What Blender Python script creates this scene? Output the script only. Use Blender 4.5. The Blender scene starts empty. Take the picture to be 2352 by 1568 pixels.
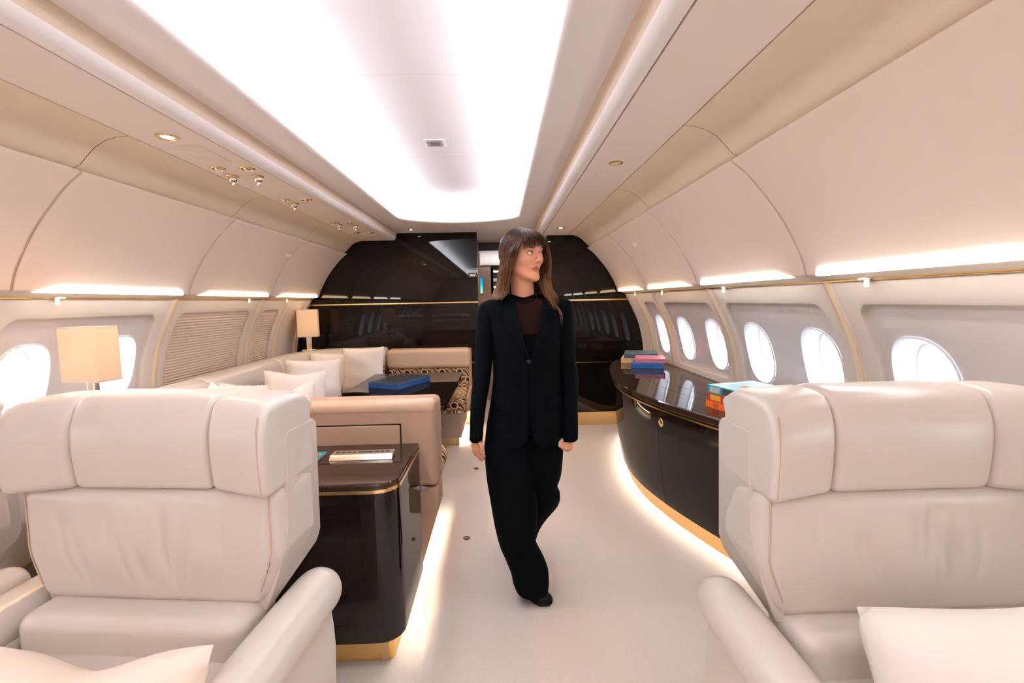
import bpy, bmesh, math, random
import numpy as np
from mathutils import Vector, Matrix, Euler
random.seed(7)
PI = math.pi
C = bpy.context.scene.collection
SC = bpy.context.scene

# ------------------------------------------------------------------ helpers
class MB:
    """collects geometry, builds ONE mesh object"""
    def __init__(s): s.v = []; s.f = []; s.m = []; s.cur = 0
    def _add(s, vs, fs):
        o = len(s.v); s.v += [tuple(p) for p in vs]
        for f in fs: s.f.append([o + i for i in f]); s.m.append(s.cur)
        return s
    def grid(s, P, cu=False, cv=False, flip=False):
        n, m = len(P), len(P[0]); fs = []
        for i in range(n if cu else n - 1):
            for j in range(m if cv else m - 1):
                a, b = i, (i + 1) % n; c, d = j, (j + 1) % m
                q = [a * m + c, b * m + c, b * m + d, a * m + d]
                fs.append(q[::-1] if flip else q)
        return s._add([p for r in P for p in r], fs)
    def poly(s, pts): return s._add(pts, [list(range(len(pts)))])
    def box(s, x0, x1, y0, y1, z0, z1):
        vs = [(x, y, z) for z in (z0, z1) for y in (y0, y1) for x in (x0, x1)]
        return s._add(vs, [(0, 2, 3, 1), (4, 5, 7, 6), (0, 1, 5, 4), (2, 6, 7, 3), (0, 4, 6, 2), (1, 3, 7, 5)])
    def rbox(s, x0, x1, y0, y1, z0, z1, r=.01, n=4, seg=3, fn=None):
        """rounded box: n spans per edge, seg spans per round"""
        H = [(x1 - x0) / 2, (y1 - y0) / 2, (z1 - z0) / 2]; c = [(x1 + x0) / 2, (y1 + y0) / 2, (z1 + z0) / 2]
        ns = n if isinstance(n, (tuple, list)) else (n, n, n)
        R = [min(r, h * .999) for h in H]
        T = []
        for k in range(3):
            h, rr = H[k], R[k]
            e = [rr * math.tan(PI / 4 * i / seg) / 1.0 for i in range(seg + 1)]   # 0..rr
            core = [-(h - rr) + 2 * (h - rr) * i / ns[k] for i in range(ns[k] + 1)]
            T.append([-(h - rr) - x for x in e[:0:-1]] + core + [h - rr + x for x in e[1:]])
        idx = {}; vs = []; fs = []
        def vid(p):
            key = tuple(round(q, 6) for q in p)
            if key not in idx:
                inn = [max(-(H[k] - R[k]), min(H[k] - R[k], p[k])) for k in range(3)]
                d = [(p[k] - inn[k]) / max(R[k], 1e-9) for k in range(3)]
                L = math.sqrt(sum(q * q for q in d)) or 1
                q = [c[k] + inn[k] + d[k] / L * R[k] for k in range(3)]
                if fn: q = fn(*q)
                idx[key] = len(vs); vs.append(tuple(q))
            return idx[key]
        for k in range(3):
            a, b = (k + 1) % 3, (k + 2) % 3
            for sg in (-1, 1):
                for i in range(len(T[a]) - 1):
                    for j in range(len(T[b]) - 1):
                        q = []
                        for (u, w) in ((i, j), (i + 1, j), (i + 1, j + 1), (i, j + 1)):
                            p = [0, 0, 0]; p[k] = sg * H[k]; p[a] = T[a][u]; p[b] = T[b][w]; q.append(vid(p))
                        fs.append(q if sg > 0 else q[::-1])
        return s._add(vs, fs)
    def tube(s, path, rad, n=10, caps=True, up=(0, 0, 1), sq=(1, 1)):
        path = [Vector(p) for p in path]; m = len(path)
        rads = rad if isinstance(rad, (list, tuple)) else [rad] * m
        rings = []
        for i, p in enumerate(path):
            t = (path[min(i + 1, m - 1)] - path[max(i - 1, 0)]).normalized()
            u = Vector(up)
            if abs(t.dot(u)) > .95: u = Vector((1, 0, 0)) if abs(t.x) < .9 else Vector((0, 1, 0))
            a = t.cross(u).normalized(); b = a.cross(t).normalized()
            rings.append([p + (a * math.cos(2 * PI * k / n) * sq[0] + b * math.sin(2 * PI * k / n) * sq[1]) * rads[i] for k in range(n)])
        s.grid(rings, cv=True)
        if caps: s.poly(rings[0]); s.poly(rings[-1][::-1])
        return s
    def lathe(s, prof, n=24, c=(0, 0, 0), ax=(0, 0, 1)):
        """prof: (r, h) pairs along axis"""
        ax = Vector(ax).normalized(); u = Vector((1, 0, 0)) if abs(ax.x) < .9 else Vector((0, 1, 0))
        a = ax.cross(u).normalized(); b = ax.cross(a); c = Vector(c)
        return s.grid([[c + ax * h + (a * math.cos(2 * PI * k / n) + b * math.sin(2 * PI * k / n)) * r for k in range(n)] for r, h in prof], cv=True)
    def prism(s, pts, z0, z1):
        n = len(pts)
        s.grid([[(x, y, z0) for x, y in pts], [(x, y, z1) for x, y in pts]], cv=True)
        s.poly([(x, y, z0) for x, y in pts][::-1]); s.poly([(x, y, z1) for x, y in pts]); return s
    def xf(s, fn, start=0):
        s.v = s.v[:start] + [tuple(fn(*p)) for p in s.v[start:]]; return s
    def build(s, name, mats, parent=None, smooth=True, ang=38, fix=True, sub=0):
        me = bpy.data.meshes.new(name); me.from_pydata(s.v, [], s.f)
        mats = mats if isinstance(mats, (list, tuple)) else [mats]
        for m in mats: me.materials.append(m)
        if len(mats) > 1: me.polygons.foreach_set('material_index', s.m)
        if fix:
            bm = bmesh.new(); bm.from_mesh(me); bmesh.ops.remove_doubles(bm, verts=bm.verts, dist=1e-5)
            bmesh.ops.recalc_face_normals(bm, faces=bm.faces); bm.to_mesh(me); bm.free()
        if smooth:
            me.polygons.foreach_set('use_smooth', [True] * len(me.polygons))
            try: me.set_sharp_from_angle(angle=math.radians(ang))
            except Exception: pass
        me.update()
        o = bpy.data.objects.new(name, me); C.objects.link(o)
        if parent is not None: o.parent = parent
        if sub:
            md = o.modifiers.new('sub', 'SUBSURF'); md.levels = sub; md.render_levels = sub
        return o

def tag(o, label, cat, group=None):
    o['label'] = label; o['category'] = cat
    if group: o['group'] = group
    return o
def struct(o): o['kind'] = 'structure'; return o
def thing(name, label, cat, loc=(0, 0, 0), rz=0, group=None):
    o = bpy.data.objects.new(name, None); C.objects.link(o); o.empty_display_size = .1
    o.location = loc; o.rotation_euler = (0, 0, rz); return tag(o, label, cat, group)
def dup(root, loc, rz, label, group=None):
    r = root.copy(); C.objects.link(r); r.location = loc; r.rotation_euler = (0, 0, rz); r['label'] = label
    if group: r['group'] = group
    for ch in list(root.children):
        c = ch.copy(); C.objects.link(c); c.parent = r
        for g in list(ch.children):
            d = g.copy(); C.objects.link(d); d.parent = c
    return r
def interp(tab, t):
    if t <= tab[0][0]: return tab[0][1]
    for (a, p), (b, q) in zip(tab, tab[1:]):
        if t <= b: 
            k = (t - a) / (b - a); return p + (q - p) * k
    return tab[-1][1]
def smooth_tab(tab, n=60):
    """Catmull-Rom resample of a (t, v) table"""
    out = []
    for i in range(n + 1):
        t = tab[0][0] + (tab[-1][0] - tab[0][0]) * i / n
        j = max(k for k in range(len(tab)) if tab[k][0] <= t + 1e-9); j = min(j, len(tab) - 2)
        t0, p1 = tab[j]; t1, p2 = tab[j + 1]; h = t1 - t0; s = (t - t0) / h
        m1 = (tab[j + 1][1] - tab[j - 1][1]) / (tab[j + 1][0] - tab[j - 1][0]) if j > 0 else (p2 - p1) / h
        m2 = (tab[j + 2][1] - tab[j][1]) / (tab[j + 2][0] - tab[j][0]) if j + 2 < len(tab) else (p2 - p1) / h
        s2, s3 = s * s, s * s * s
        out.append((t, (2*s3-3*s2+1)*p1 + (s3-2*s2+s)*h*m1 + (-2*s3+3*s2)*p2 + (s3-s2)*h*m2))
    return out
def crv(pts, n=8):
    """Catmull-Rom through points"""
    P = [Vector(p) for p in pts]; P = [P[0] * 2 - P[1]] + P + [P[-1] * 2 - P[-2]]; out = []
    for i in range(1, len(P) - 2):
        for k in range(n):
            t = k / n
            out.append(.5 * ((2 * P[i]) + (-P[i-1] + P[i+1]) * t + (2*P[i-1] - 5*P[i] + 4*P[i+1] - P[i+2]) * t*t + (-P[i-1] + 3*P[i] - 3*P[i+1] + P[i+2]) * t**3))
    out.append(P[-2]); return out

# ------------------------------------------------------------------ materials
def srgb(r, g, b):
    f = lambda c: (c / 12.92 if c <= .04045 else ((c + .055) / 1.055) ** 2.4)
    return tuple(f(c / 255) for c in (r, g, b)) + (1,)
class N:
    def __init__(s, name):
        s.m = bpy.data.materials.new(name); s.m.use_nodes = True; s.t = s.m.node_tree; s.t.nodes.clear()
        s.out = s.t.nodes.new('ShaderNodeOutputMaterial')
    def n(s, typ, **kw):
        nd = s.t.nodes.new('ShaderNode' + typ)
        for k, v in kw.items(): setattr(nd, k, v)
        return nd
    def l(s, a, b): s.t.links.new(a, b)
    def math(s, op, a, b=None, c=None, clamp=False):
        nd = s.n('Math', operation=op, use_clamp=clamp)
        for i, v in enumerate((a, b, c)):
            if v is None: continue
            if isinstance(v, (int, float)): nd.inputs[i].default_value = v
            else: s.l(v, nd.inputs[i])
        return nd.outputs[0]
    def mix(s, fac, a, b):
        nd = s.n('Mix', data_type='RGBA')
        for sock, v in ((nd.inputs[0], fac), (nd.inputs[6], a), (nd.inputs[7], b)):
            if isinstance(v, (int, float)): sock.default_value = v
            elif isinstance(v, tuple): sock.default_value = v
            else: s.l(v, sock)
        return nd.outputs[2]
def pbr(name, col, rough=.5, metal=0, spec=.5, coat=0, noise=None, bump=None, sheen=0, var=0, aniso=None):
    k = N(name); b = k.n('BsdfPrincipled'); k.l(b.outputs[0], k.out.inputs[0])
    b.inputs['Base Color'].default_value = col; b.inputs['Roughness'].default_value = rough
    b.inputs['Metallic'].default_value = metal; b.inputs['Specular IOR Level'].default_value = spec
    b.inputs['Coat Weight'].default_value = coat; b.inputs['Coat Roughness'].default_value = .03
    b.inputs['Sheen Weight'].default_value = sheen
    tc = k.n('TexCoord')
    if var:
        nz = k.n('TexNoise'); nz.inputs['Scale'].default_value = noise or 30; nz.inputs['Detail'].default_value = 4
        if aniso:
            mp = k.n('Mapping'); mp.inputs['Scale'].default_value = aniso; k.l(tc.outputs['Object'], mp.inputs[0]); k.l(mp.outputs[0], nz.inputs[0])
        else: k.l(tc.outputs['Object'], nz.inputs[0])
        d = tuple(max(0, c * (1 - var)) for c in col[:3]) + (1,); e = tuple(min(1, c * (1 + var)) for c in col[:3]) + (1,)
        k.l(k.mix(nz.outputs[0], d, e), b.inputs['Base Color'])
    if bump:
        nb = k.n('TexNoise'); nb.inputs['Scale'].default_value = bump[0]; nb.inputs['Detail'].default_value = 3
        k.l(tc.outputs['Object'], nb.inputs[0])
        bp = k.n('Bump'); bp.inputs['Strength'].default_value = bump[1]; bp.inputs['Distance'].default_value = bump[2] if len(bump) > 2 else .002
        k.l(nb.outputs[0], bp.inputs['Height']); k.l(bp.outputs[0], b.inputs['Normal'])
    return k.m
def emit(name, col, st):
    k = N(name); e = k.n('Emission'); e.inputs[0].default_value = col; e.inputs[1].default_value = st
    k.l(e.outputs[0], k.out.inputs[0]); return k.m
def glass(name, ior=1.45, tint=(1, 1, 1, 1), rough=0.0, gain=1.0):
    k = N(name); t = k.n('BsdfTransparent'); t.inputs[0].default_value = tint
    g = k.n('BsdfGlossy'); g.inputs['Roughness'].default_value = rough
    ge = k.n('NewGeometry'); dt = k.n('VectorMath', operation='DOT_PRODUCT'); k.l(ge.outputs['Incoming'], dt.inputs[0]); k.l(ge.outputs['Normal'], dt.inputs[1])
    f0 = ((ior - 1) / (ior + 1)) ** 2
    sch = k.math('POWER', k.math('SUBTRACT', 1.0, k.math('ABSOLUTE', dt.outputs['Value'])), 5.0)      # Schlick, either side of the sheet
    m = k.n('MixShader'); fac = k.math('MULTIPLY', k.math('MULTIPLY_ADD', sch, 1 - f0, f0), gain, clamp=True)
    k.l(fac, m.inputs[0]); k.l(t.outputs[0], m.inputs[1]); k.l(g.outputs[0], m.inputs[2]); k.l(m.outputs[0], k.out.inputs[0]); return k.m

M = {}
M['bin'] = pbr('bin_fabric', srgb(222, 203, 188), .75, spec=.25, bump=(900, .15, .0006), var=.03, noise=500)
M['cove'] = pbr('cove_fabric', srgb(222, 205, 182), .8, spec=.2, bump=(900, .15, .0006), var=.02, noise=400)
M['service'] = pbr('service_panel', srgb(228, 215, 206), .6, spec=.3)
M['flange'] = pbr('ceiling_flange', srgb(234, 228, 226), .5, spec=.35)
M['dome'] = pbr('ceiling_dome', srgb(243, 239, 242), .8, spec=.2)
M['frame'] = pbr('window_frame_panel', srgb(214, 202, 190), .55, spec=.3)
M['recess'] = pbr('window_recess', srgb(220, 211, 208), .5, spec=.3)
M['liner'] = pbr('window_liner', srgb(232, 234, 240), .35, spec=.4)
M['rib'] = pbr('rib_trim', srgb(236, 214, 180), .32, metal=.3)
M['gold'] = pbr('gold_metal', srgb(232, 196, 138), .22, metal=1)
M['goldskirt'] = pbr('gold_skirting', srgb(222, 190, 138), .3, metal=.8, bump=(6, .15, .01))
M['goldfoil'] = pbr('gold_foil', srgb(232, 190, 118), .25, metal=.85, bump=(14, .9, .02))
M['dark'] = pbr('cavity_dark', srgb(14, 11, 9), .9)
M['tan'] = pbr('riser_shade_tan', srgb(214, 194, 174), .8, spec=.2)  # shading of the curved ceiling riser put into a tan colour
def wood(name, c1, c2, rough, coat=1.0, sc=(1, 1, 1)):
    k = N(name); b = k.n('BsdfPrincipled'); k.l(b.outputs[0], k.out.inputs[0])
    tc = k.n('TexCoord'); mp = k.n('Mapping'); mp.inputs['Scale'].default_value = sc; k.l(tc.outputs['Object'], mp.inputs[0])
    nz = k.n('TexNoise'); nz.inputs['Scale'].default_value = 6; nz.inputs['Detail'].default_value = 6; nz.inputs['Roughness'].default_value = .65
    k.l(mp.outputs[0], nz.inputs[0])
    k.l(k.mix(nz.outputs[0], c1, c2), b.inputs['Base Color'])
    b.inputs['Roughness'].default_value = rough; b.inputs['Coat Weight'].default_value = coat; b.inputs['Coat Roughness'].default_value = .015
    b.inputs['Specular IOR Level'].default_value = 0
    return k.m
M['wood'] = wood('dark_gloss_veneer', srgb(16, 12, 10), srgb(30, 22, 17), .35, coat=.7, sc=(14, 14, .8))
M['woodtop'] = wood('brown_gloss_veneer', srgb(40, 28, 22), srgb(60, 43, 35), .3, coat=.8, sc=(12, .8, 12))
M['wood2'] = wood('credenza_veneer', srgb(14, 11, 9), srgb(32, 24, 19), .35, coat=.55, sc=(14, 14, .8))
M['wall_black'] = wood('black_gloss_panel', srgb(9, 7, 6), srgb(20, 15, 12), .4, coat=.55, sc=(16, 1, .7))
M['carpet'] = pbr('cream_carpet', srgb(238, 227, 217), .95, spec=.1, bump=(420, .9, .004), var=.09, noise=160)
M['leather'] = pbr('cream_leather', srgb(210, 200, 190), .30, spec=.55, bump=(500, .12, .0008), var=.02, noise=6)
M['leather2'] = pbr('beige_leather', srgb(196, 168, 142), .42, spec=.4, bump=(500, .12, .0008))
M['fabric'] = pbr('beige_fabric', srgb(172, 142, 120), .85, spec=.15, bump=(700, .3, .001), var=.05, noise=350)
M['greyfab'] = pbr('taupe_fabric', srgb(168, 148, 134), .9, spec=.1, bump=(700, .3, .001), var=.05, noise=350)
M['linen'] = pbr('white_linen', srgb(246, 238, 230), .9, spec=.1, sheen=.2, bump=(500, .25, .001))
M['linenb'] = pbr('cream_linen', srgb(240, 222, 204), .9, spec=.1, sheen=.2, bump=(500, .25, .001))
M['shade'] = pbr('lamp_shade_cloth', srgb(240, 218, 188), .85, spec=.1)
M['satin'] = pbr('satin_metal', srgb(222, 208, 190), .28, metal=.9)
M['chrome'] = pbr('chrome', srgb(235, 230, 225), .1, metal=1)
M['pleat'] = pbr('pleated_shade_cloth', srgb(226, 208, 192), .8, spec=.15)
M['black'] = pbr('black_plastic', srgb(18, 17, 17), .4)
M['white'] = pbr('white_plastic', srgb(240, 238, 235), .4)
M['grey'] = pbr('grey_plastic', srgb(150, 140, 138), .5)
M['brownring'] = pbr('brown_ring', srgb(120, 72, 52), .6)
M['pane'] = glass('acrylic_sheet', 1.42)
M['winpane'] = glass('window_acrylic', 1.45, tint=(.97, .98, 1, 1))
M['cove_led'] = emit('cove_led', (.92, .98, 1.06, 1), 52)
M['corr_led'] = emit('corridor_led', (1, .95, .9, 1), 9)
M['slot_led'] = emit('slot_led', (1, .97, .92, 1), 11)
M['slot_warm'] = emit('slot_led_warm', (1, .74, .47, 1), 9)
M['floor_led'] = emit('floor_led', (1, .86, .70, 1), 20)
M['plinth_led'] = emit('plinth_led', (1, .88, .74, 1), 15)
M['lamp_lit'] = emit('downlight_lens', (1, .93, .82, 1), 30)
# ------------------------------------------------------------------ cabin shell
YB, YL, YR = -3.6, 5.10, 4.90           # rear end, left bulkhead, right bulkhead
WALLX = smooth_tab([(0, 1.79), (.3, 1.855), (.6, 1.90), (.775, 1.912), (.85, 1.910), (.95, 1.897), (1.05, 1.876), (1.15, 1.846), (1.27, 1.792), (1.38, 1.737), (1.43, 1.712)], 60)
def wx(z): return interp(WALLX, z)
def P(sd, y, z, off=0.0): return (sd * (wx(z) + off), y, z)     # off > 0 : outward

# floor
mb = MB(); n = 6
mb.poly([(-2.05, YB - .05, 0), (2.05, YB - .05, 0), (2.05, 9.2, 0), (-2.05, 9.2, 0)])
mb.poly([(-2.05, YB - .05, -.04), (-2.05, 9.2, -.04), (2.05, 9.2, -.04), (2.05, YB - .05, -.04)])
struct(mb.build('floor', M['carpet']))

# ---- coffered ceiling
def coffer_loop(d, n_c=10):
    """closed outline of the coffer opening grown by d; bulged far end"""
    a, r = .548 + d, .10 + d; y1, y0 = 4.30 + d, -3.2 - d; bul = .21
    pts = []
    far = lambda x: y1 + bul * (1 - (x / a) ** 2)
    def arc(cx, cy, a0, a1, fy=None):
        for i in range(n_c + 1):
            t = a0 + (a1 - a0) * i / n_c; x, y = cx + r * math.cos(t), cy + r * math.sin(t)
            pts.append((x, y + (bul * (1 - (x / a) ** 2) if fy else 0)))
    for i in range(1, 12): pts.append((a, y0 + r + (y1 - y0 - 2 * r) * i / 12))
    arc(a - r, y1 - r, 0, PI / 2, True)
    for i in range(1, 16): x = (a - r) * (1 - 2 * i / 16); pts.append((x, far(x)))
    arc(-a + r, y1 - r, PI / 2, PI, True)
    for i in range(1, 12): pts.append((-a, y1 - r - (y1 - y0 - 2 * r) * i / 12))
    arc(-a + r, y0 + r, PI, 1.5 * PI)
    for i in range(1, 8): pts.append((-a + r + 2 * (a - r) * i / 8, y0))
    arc(a - r, y0 + r, 1.5 * PI, 2 * PI)
    return pts
ZF = 2.14
mb = MB()
prof = [(.026, ZF), (.014, ZF + .001), (.004, ZF + .006), (0, ZF + .016), (.003, ZF + .026), (.012, ZF + .033), (.024, ZF + .034)]
L0 = coffer_loop(.026)
outer = []
for x, y in L0:                       # radial match to a rectangle
    if abs(x) >= .56 and -3.1 < y < 4.35: outer.append((math.copysign(.74, x), y))
    elif y > 4.2: outer.append((max(-.74, min(.74, x * 1.32)), 5.2))
    else: outer.append((max(-.74, min(.74, x * 1.32)), YB))
fl = [outer] + [[(a + (b - a) * t, c + (d - c) * t) for (a, c), (b, d) in zip(outer, L0)] for t in (.5,)]
mb.grid([[(x, y, ZF) for x, y in r] for r in fl] + [[(x, y, z) for x, y in coffer_loop(d)] for d, z in prof], cv=True)
struct(mb.build('ceiling', M['flange'], ang=60))
mb = MB()
mb.grid([[(x, y, z) for x, y in coffer_loop(d)] for d, z in [(.024, ZF + .034), (.026, ZF + .012), (.135, ZF + .012), (.15, ZF + .03), (.15, ZF + .17)]], cv=True)
struct(mb.build('ceiling_trough', M['dome'], ang=60))
mb = MB()
mb.grid([[(x, YB + (4.75 - YB) * j / 80, 2.340 - .06 * (abs(x) / .72) ** 2.2 - .055 * max(0, (j - 70) / 10) ** 2.5) for j in range(81)] for x in [-.72 + 1.44 * i / 28 for i in range(29)]])
struct(mb.build('ceiling_dome', M['dome']))
mb = MB()
mb.grid([[(x, y, ZF + .016) for x, y in coffer_loop(d)] for d in (.045, .085)], cv=True)
struct(mb.build('trim_1', M['cove_led']))      # LED strip lying in the trough
# faint panel joints of the dome
for k, y in enumerate((.75, 2.02, 3.12)):
    mb = MB(); xs = [-.66 + 1.32 * i / 20 for i in range(21)]
    mb.grid([[(x, yy, 2.3385 - .06 * (abs(x) / .72) ** 2.2) for x in xs] for yy in (y - .0015, y + .0015)])
    struct(mb.build('trim_%d' % (k + 2), M['recess']))

# ---- per-side longitudinal profiles
def sweep(prof, y0, y1, sd, n=1, closed=False):
    mb = MB(); mb.grid([[(sd * x, y0 + (y1 - y0) * j / n, z) for j in range(n + 1)] for x, z in prof], cu=closed); return mb
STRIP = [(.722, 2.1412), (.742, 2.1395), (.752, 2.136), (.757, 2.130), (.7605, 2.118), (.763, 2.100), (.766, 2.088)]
EDGE = [(.7635, 2.100), (.7645, 2.090), (.770, 2.080), (.779, 2.070), (.792, 2.064), (.8225, 2.064), (.8225, 2.10)]
PSU = [(.829, 2.10), (.829, 2.064), (1.102, 2.063), (1.1025, 2.10)]
COVE = [(1.107, 2.10), (1.108, 2.063), (1.15, 2.060), (1.195, 2.048), (1.24, 2.022), (1.275, 1.988), (1.305, 1.955), (1.335, 1.94), (1.37, 1.93)]
BIN = crv([(1.312, 1.934, 0), (1.303, 1.928, 0), (1.308, 1.918, 0), (1.37, 1.868, 0), (1.44, 1.79, 0), (1.51, 1.70, 0), (1.565, 1.61, 0), (1.605, 1.53, 0), (1.620, 1.485, 0), (1.626, 1.464, 0), (1.634, 1.458, 0)], 4)
BIN = [(p.x, p.y) for p in BIN]
BINC = BIN + [(1.74, 1.50), (1.78, 1.60), (1.60, 1.94), (1.36, 1.945)]
LBAY = [(.85, 1.918), (1.918, 2.985), (2.985, 4.045), (4.045, 5.095)]
RBAY = [(.80, 1.868), (1.868, 2.915), (2.915, 3.945), (3.945, 4.895)]
tn = [6]
def trim(mb, mat, **k):
    o = struct(mb.build('trim_%d' % tn[0], mat, **k)); tn[0] += 1; return o
for sd, bays, ye in ((-1, LBAY, YL), (1, RBAY, YR)):
    nm = 'left' if sd < 0 else 'right'
    trim(sweep(EDGE, YB, 5.25, sd), M['flange'], ang=60)
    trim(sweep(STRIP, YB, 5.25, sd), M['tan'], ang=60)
    trim(sweep(PSU, YB, 5.25, sd), M['service'])
    ys = [(YB, bays[0][0])] + bays
    for a, b in ys: trim(sweep(COVE, a + .0015, b - .0015, sd), M['cove'], ang=60)
    # dark void behind the joints
    mb = MB(); mb.grid([[(sd * x, y, z) for y in (YB - .02, ye + .03)] for x, z in [(.72, 2.5), (.74, 2.20), (.812, 2.16), (.816, 2.085), (1.10, 2.085), (1.24, 2.055), (1.34, 1.97), (1.62, 1.955), (1.80, 1.62), (1.76, 1.52)]])
    trim(mb, M['dark'])
    # bins behind the camera are one run; the visible ones are things below
    trim(sweep(BINC, YB, bays[0][0] - .003, sd, closed=True), M['bin'])
    # valance under the bins, rail slot
    VAL = [(1.632, 1.475), (1.640, 1.459), (1.665, 1.453), (1.690, 1.444), (1.702, 1.437)]
    trim(sweep(VAL, YB, ye, sd), M['frame'])
    trim(sweep([(1.700, 1.440), (1.73, 1.45), (1.76, 1.44), (1.715, 1.428)], YB, ye, sd), M['dark'])
    mb = MB(); mb.tube([(sd * 1.704, YB, 1.434), (sd * 1.704, ye, 1.434)], .0055, 8); trim(mb, M['gold'])
    # outer skin so that daylight enters by the windows only
    mb = MB()
    mb.grid([[(sd * x, y, z) for y in (YB - .05, 9.2)] for x, z in [(1.738, 1.40), (2.04, 1.40), (2.04, 2.55), (0, 2.55)]])
    mb.grid([[(sd * x, y, z) for y in (YB - .05, 9.2)] for x, z in [(1.90, .77), (2.04, .77), (2.04, -.02)]])
    trim(mb, M['dark'], smooth=False)

# ---- side walls with recessed window bays
def rect_match(loop, cy, cz, y0, y1, z0, z1):
    out = []
    for y, z in loop:
        dy, dz = y - cy, z - cz
        t = min((((y1 if dy > 0 else y0) - cy) / dy) if abs(dy) > 1e-9 else 1e9, (((z1 if dz > 0 else z0) - cz) / dz) if abs(dz) > 1e-9 else 1e9)
        out.append((cy + dy * t, cz + dz * t))
    # snap nearest samples to the corners
    for c in ((y0, z0), (y0, z1), (y1, z0), (y1, z1)):
        i = min(range(len(out)), key=lambda k: (out[k][0] - c[0]) ** 2 + (out[k][1] - c[1]) ** 2); out[i] = c
    return out
def rrect(y0, y1, z0, z1, r, n=8, m=12):
    pts = []
    def ln(a, b, k):
        for i in range(k): pts.append((a[0] + (b[0] - a[0]) * i / k, a[1] + (b[1] - a[1]) * i / k))
    def arc(cy, cz, a0):
        for i in range(n): t = a0 + PI / 2 * i / n; pts.append((cy + r * math.cos(t), cz + r * math.sin(t)))
    arc(y1 - r, z1 - r, 0); ln((y1 - r, z1), (y0 + r, z1), m); arc(y0 + r, z1 - r, PI / 2); ln((y0, z1 - r), (y0, z0 + r), m)
    arc(y0 + r, z0 + r, PI); ln((y0 + r, z0), (y1 - r, z0), m); arc(y1 - r, z0 + r, 1.5 * PI); ln((y1, z0 + r), (y1, z1 - r), m)
    return pts
def oval(cy, cz, a, b, n=72, e=2.5):
    return [(cy + a * math.copysign(abs(math.cos(t)) ** (2 / e), math.cos(t)), cz + b * math.copysign(abs(math.sin(t)) ** (2 / e), math.sin(t))) for t in [2 * PI * i / n for i in range(n)]]
def lerp(A, B, t): return [(a + (c - a) * t, b + (d - b) * t) for (a, b), (c, d) in zip(A, B)]
ZT, ZB, RT, RB = 1.428, .775, 1.338, .818
wn = [1]
def bay(sd, y0, y1, wins, mode='win'):
    nm = 'wall_left' if sd < 0 else 'wall_right'
    if mode == 'plain':
        mb = MB(); mb.grid([[P(sd, y0 + (y1 - y0) * j / 2, ZB + (ZT - ZB) * i / 16) for j in range(3)] for i in range(17)])
        struct(mb.build(nm, M['frame'], ang=60)); return
    ry0, ry1 = y0 + .098, y1 - .098; cy, cz = (y0 + y1) / 2, 1.08
    hole = rrect(ry0, ry1, RB, RT, .055)
    outer = rect_match(hole, cy, cz, y0, y1, ZB, ZT)
    mb = MB()
    rings = [[P(sd, y, z) for y, z in lerp(outer, hole, t)] for t in (0, .34, .67, .96)]
    rings += [[P(sd, y, z, o) for y, z in hole] for o in (.002, .01, .032)]
    mb.grid(rings, cv=True)
    struct(mb.build(nm, M['frame'], ang=50))
    if mode == 'shade':
        # pleated blind filling the recess
        mb = MB(); k = 27; rows = []
        for i in range(2 * k + 1):
            z = RB - .01 + (RT - RB + .02) * i / (2 * k); o = .014 if i % 2 else .026
            rows.append([P(sd, ry0 - .01 + (ry1 - ry0 + .02) * j / 2, z, o) for j in range(3)])
        mb.grid(rows)
        struct(mb.build('window_%d' % wn[0], M['pleat'], smooth=False)); wn[0] += 1
    else:
        # recess board with oval openings
        edges = [ry0 - .012] + [(a + b) / 2 for a, b in zip(wins, wins[1:])] + [ry1 + .012]
        mb = MB()
        for w, a, b in zip(wins, edges, edges[1:]):
            ov = oval(w, 1.04, .134, .180); rc = rect_match(ov, w, 1.04, a, b, RB - .012, RT + .012)
            mb.grid([[P(sd, y, z, .030) for y, z in lerp(rc, ov, t)] for t in (0, .2, .4, .6, .8, 1)], cv=True)
        struct(mb.build(nm, M['recess'], ang=50))
        for w in wins:
            wname = 'window_%d' % wn[0]; wn[0] += 1
            mb = MB(); pr = [(.136, .182, .028), (.136, .182, .024), (.131, .177, .022), (.127, .173, .030), (.123, .169, .055), (.117, .162, .085), (.112, .156, .100), (.108, .151, .102), (.108, .151, .128)]
            mb.grid([[P(sd, y, z, o) for y, z in oval(w, 1.04, a, b)] for a, b, o in pr], cv=True)
            wo = struct(mb.build(wname, M['liner'], ang=50))
            mb = MB(); mb.poly([P(sd, y, z, .118) for y, z in oval(w, 1.04, .112, .155)])
            mb.build('window_pane', M['winpane'], wo, smooth=False)
    # clear acrylic sheet flush with the frame
    if mode == 'win' or mode == 'shade':
        mb = MB(); mb.grid([[P(sd, ry0 + (ry1 - ry0) * j / 6, RB + (RT - RB) * i / 10, .006) for j in range(7)] for i in range(11)])
        struct(mb.build('window_%d' % wn[0], M['pane'])); wn[0] += 1
def rib(sd, y):
    mb = MB()
    for w, o0, o1, mt in ((.026, .004, -.006, 0), (.015, 0, -.014, 1)):
        mb.cur = mt
        zs = [ZB + (ZT + .004 - ZB) * i / 20 for i in range(21)]
        mb.grid([[P(sd, y - w, z, o0), P(sd, y - w, z, o1 + .003), P(sd, y - w + .004, z, o1), P(sd, y + w - .004, z, o1), P(sd, y + w, z, o1 + .003), P(sd, y + w, z, o0)] for z in zs])
    trim(mb, [M['frame'], M['rib']])
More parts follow.
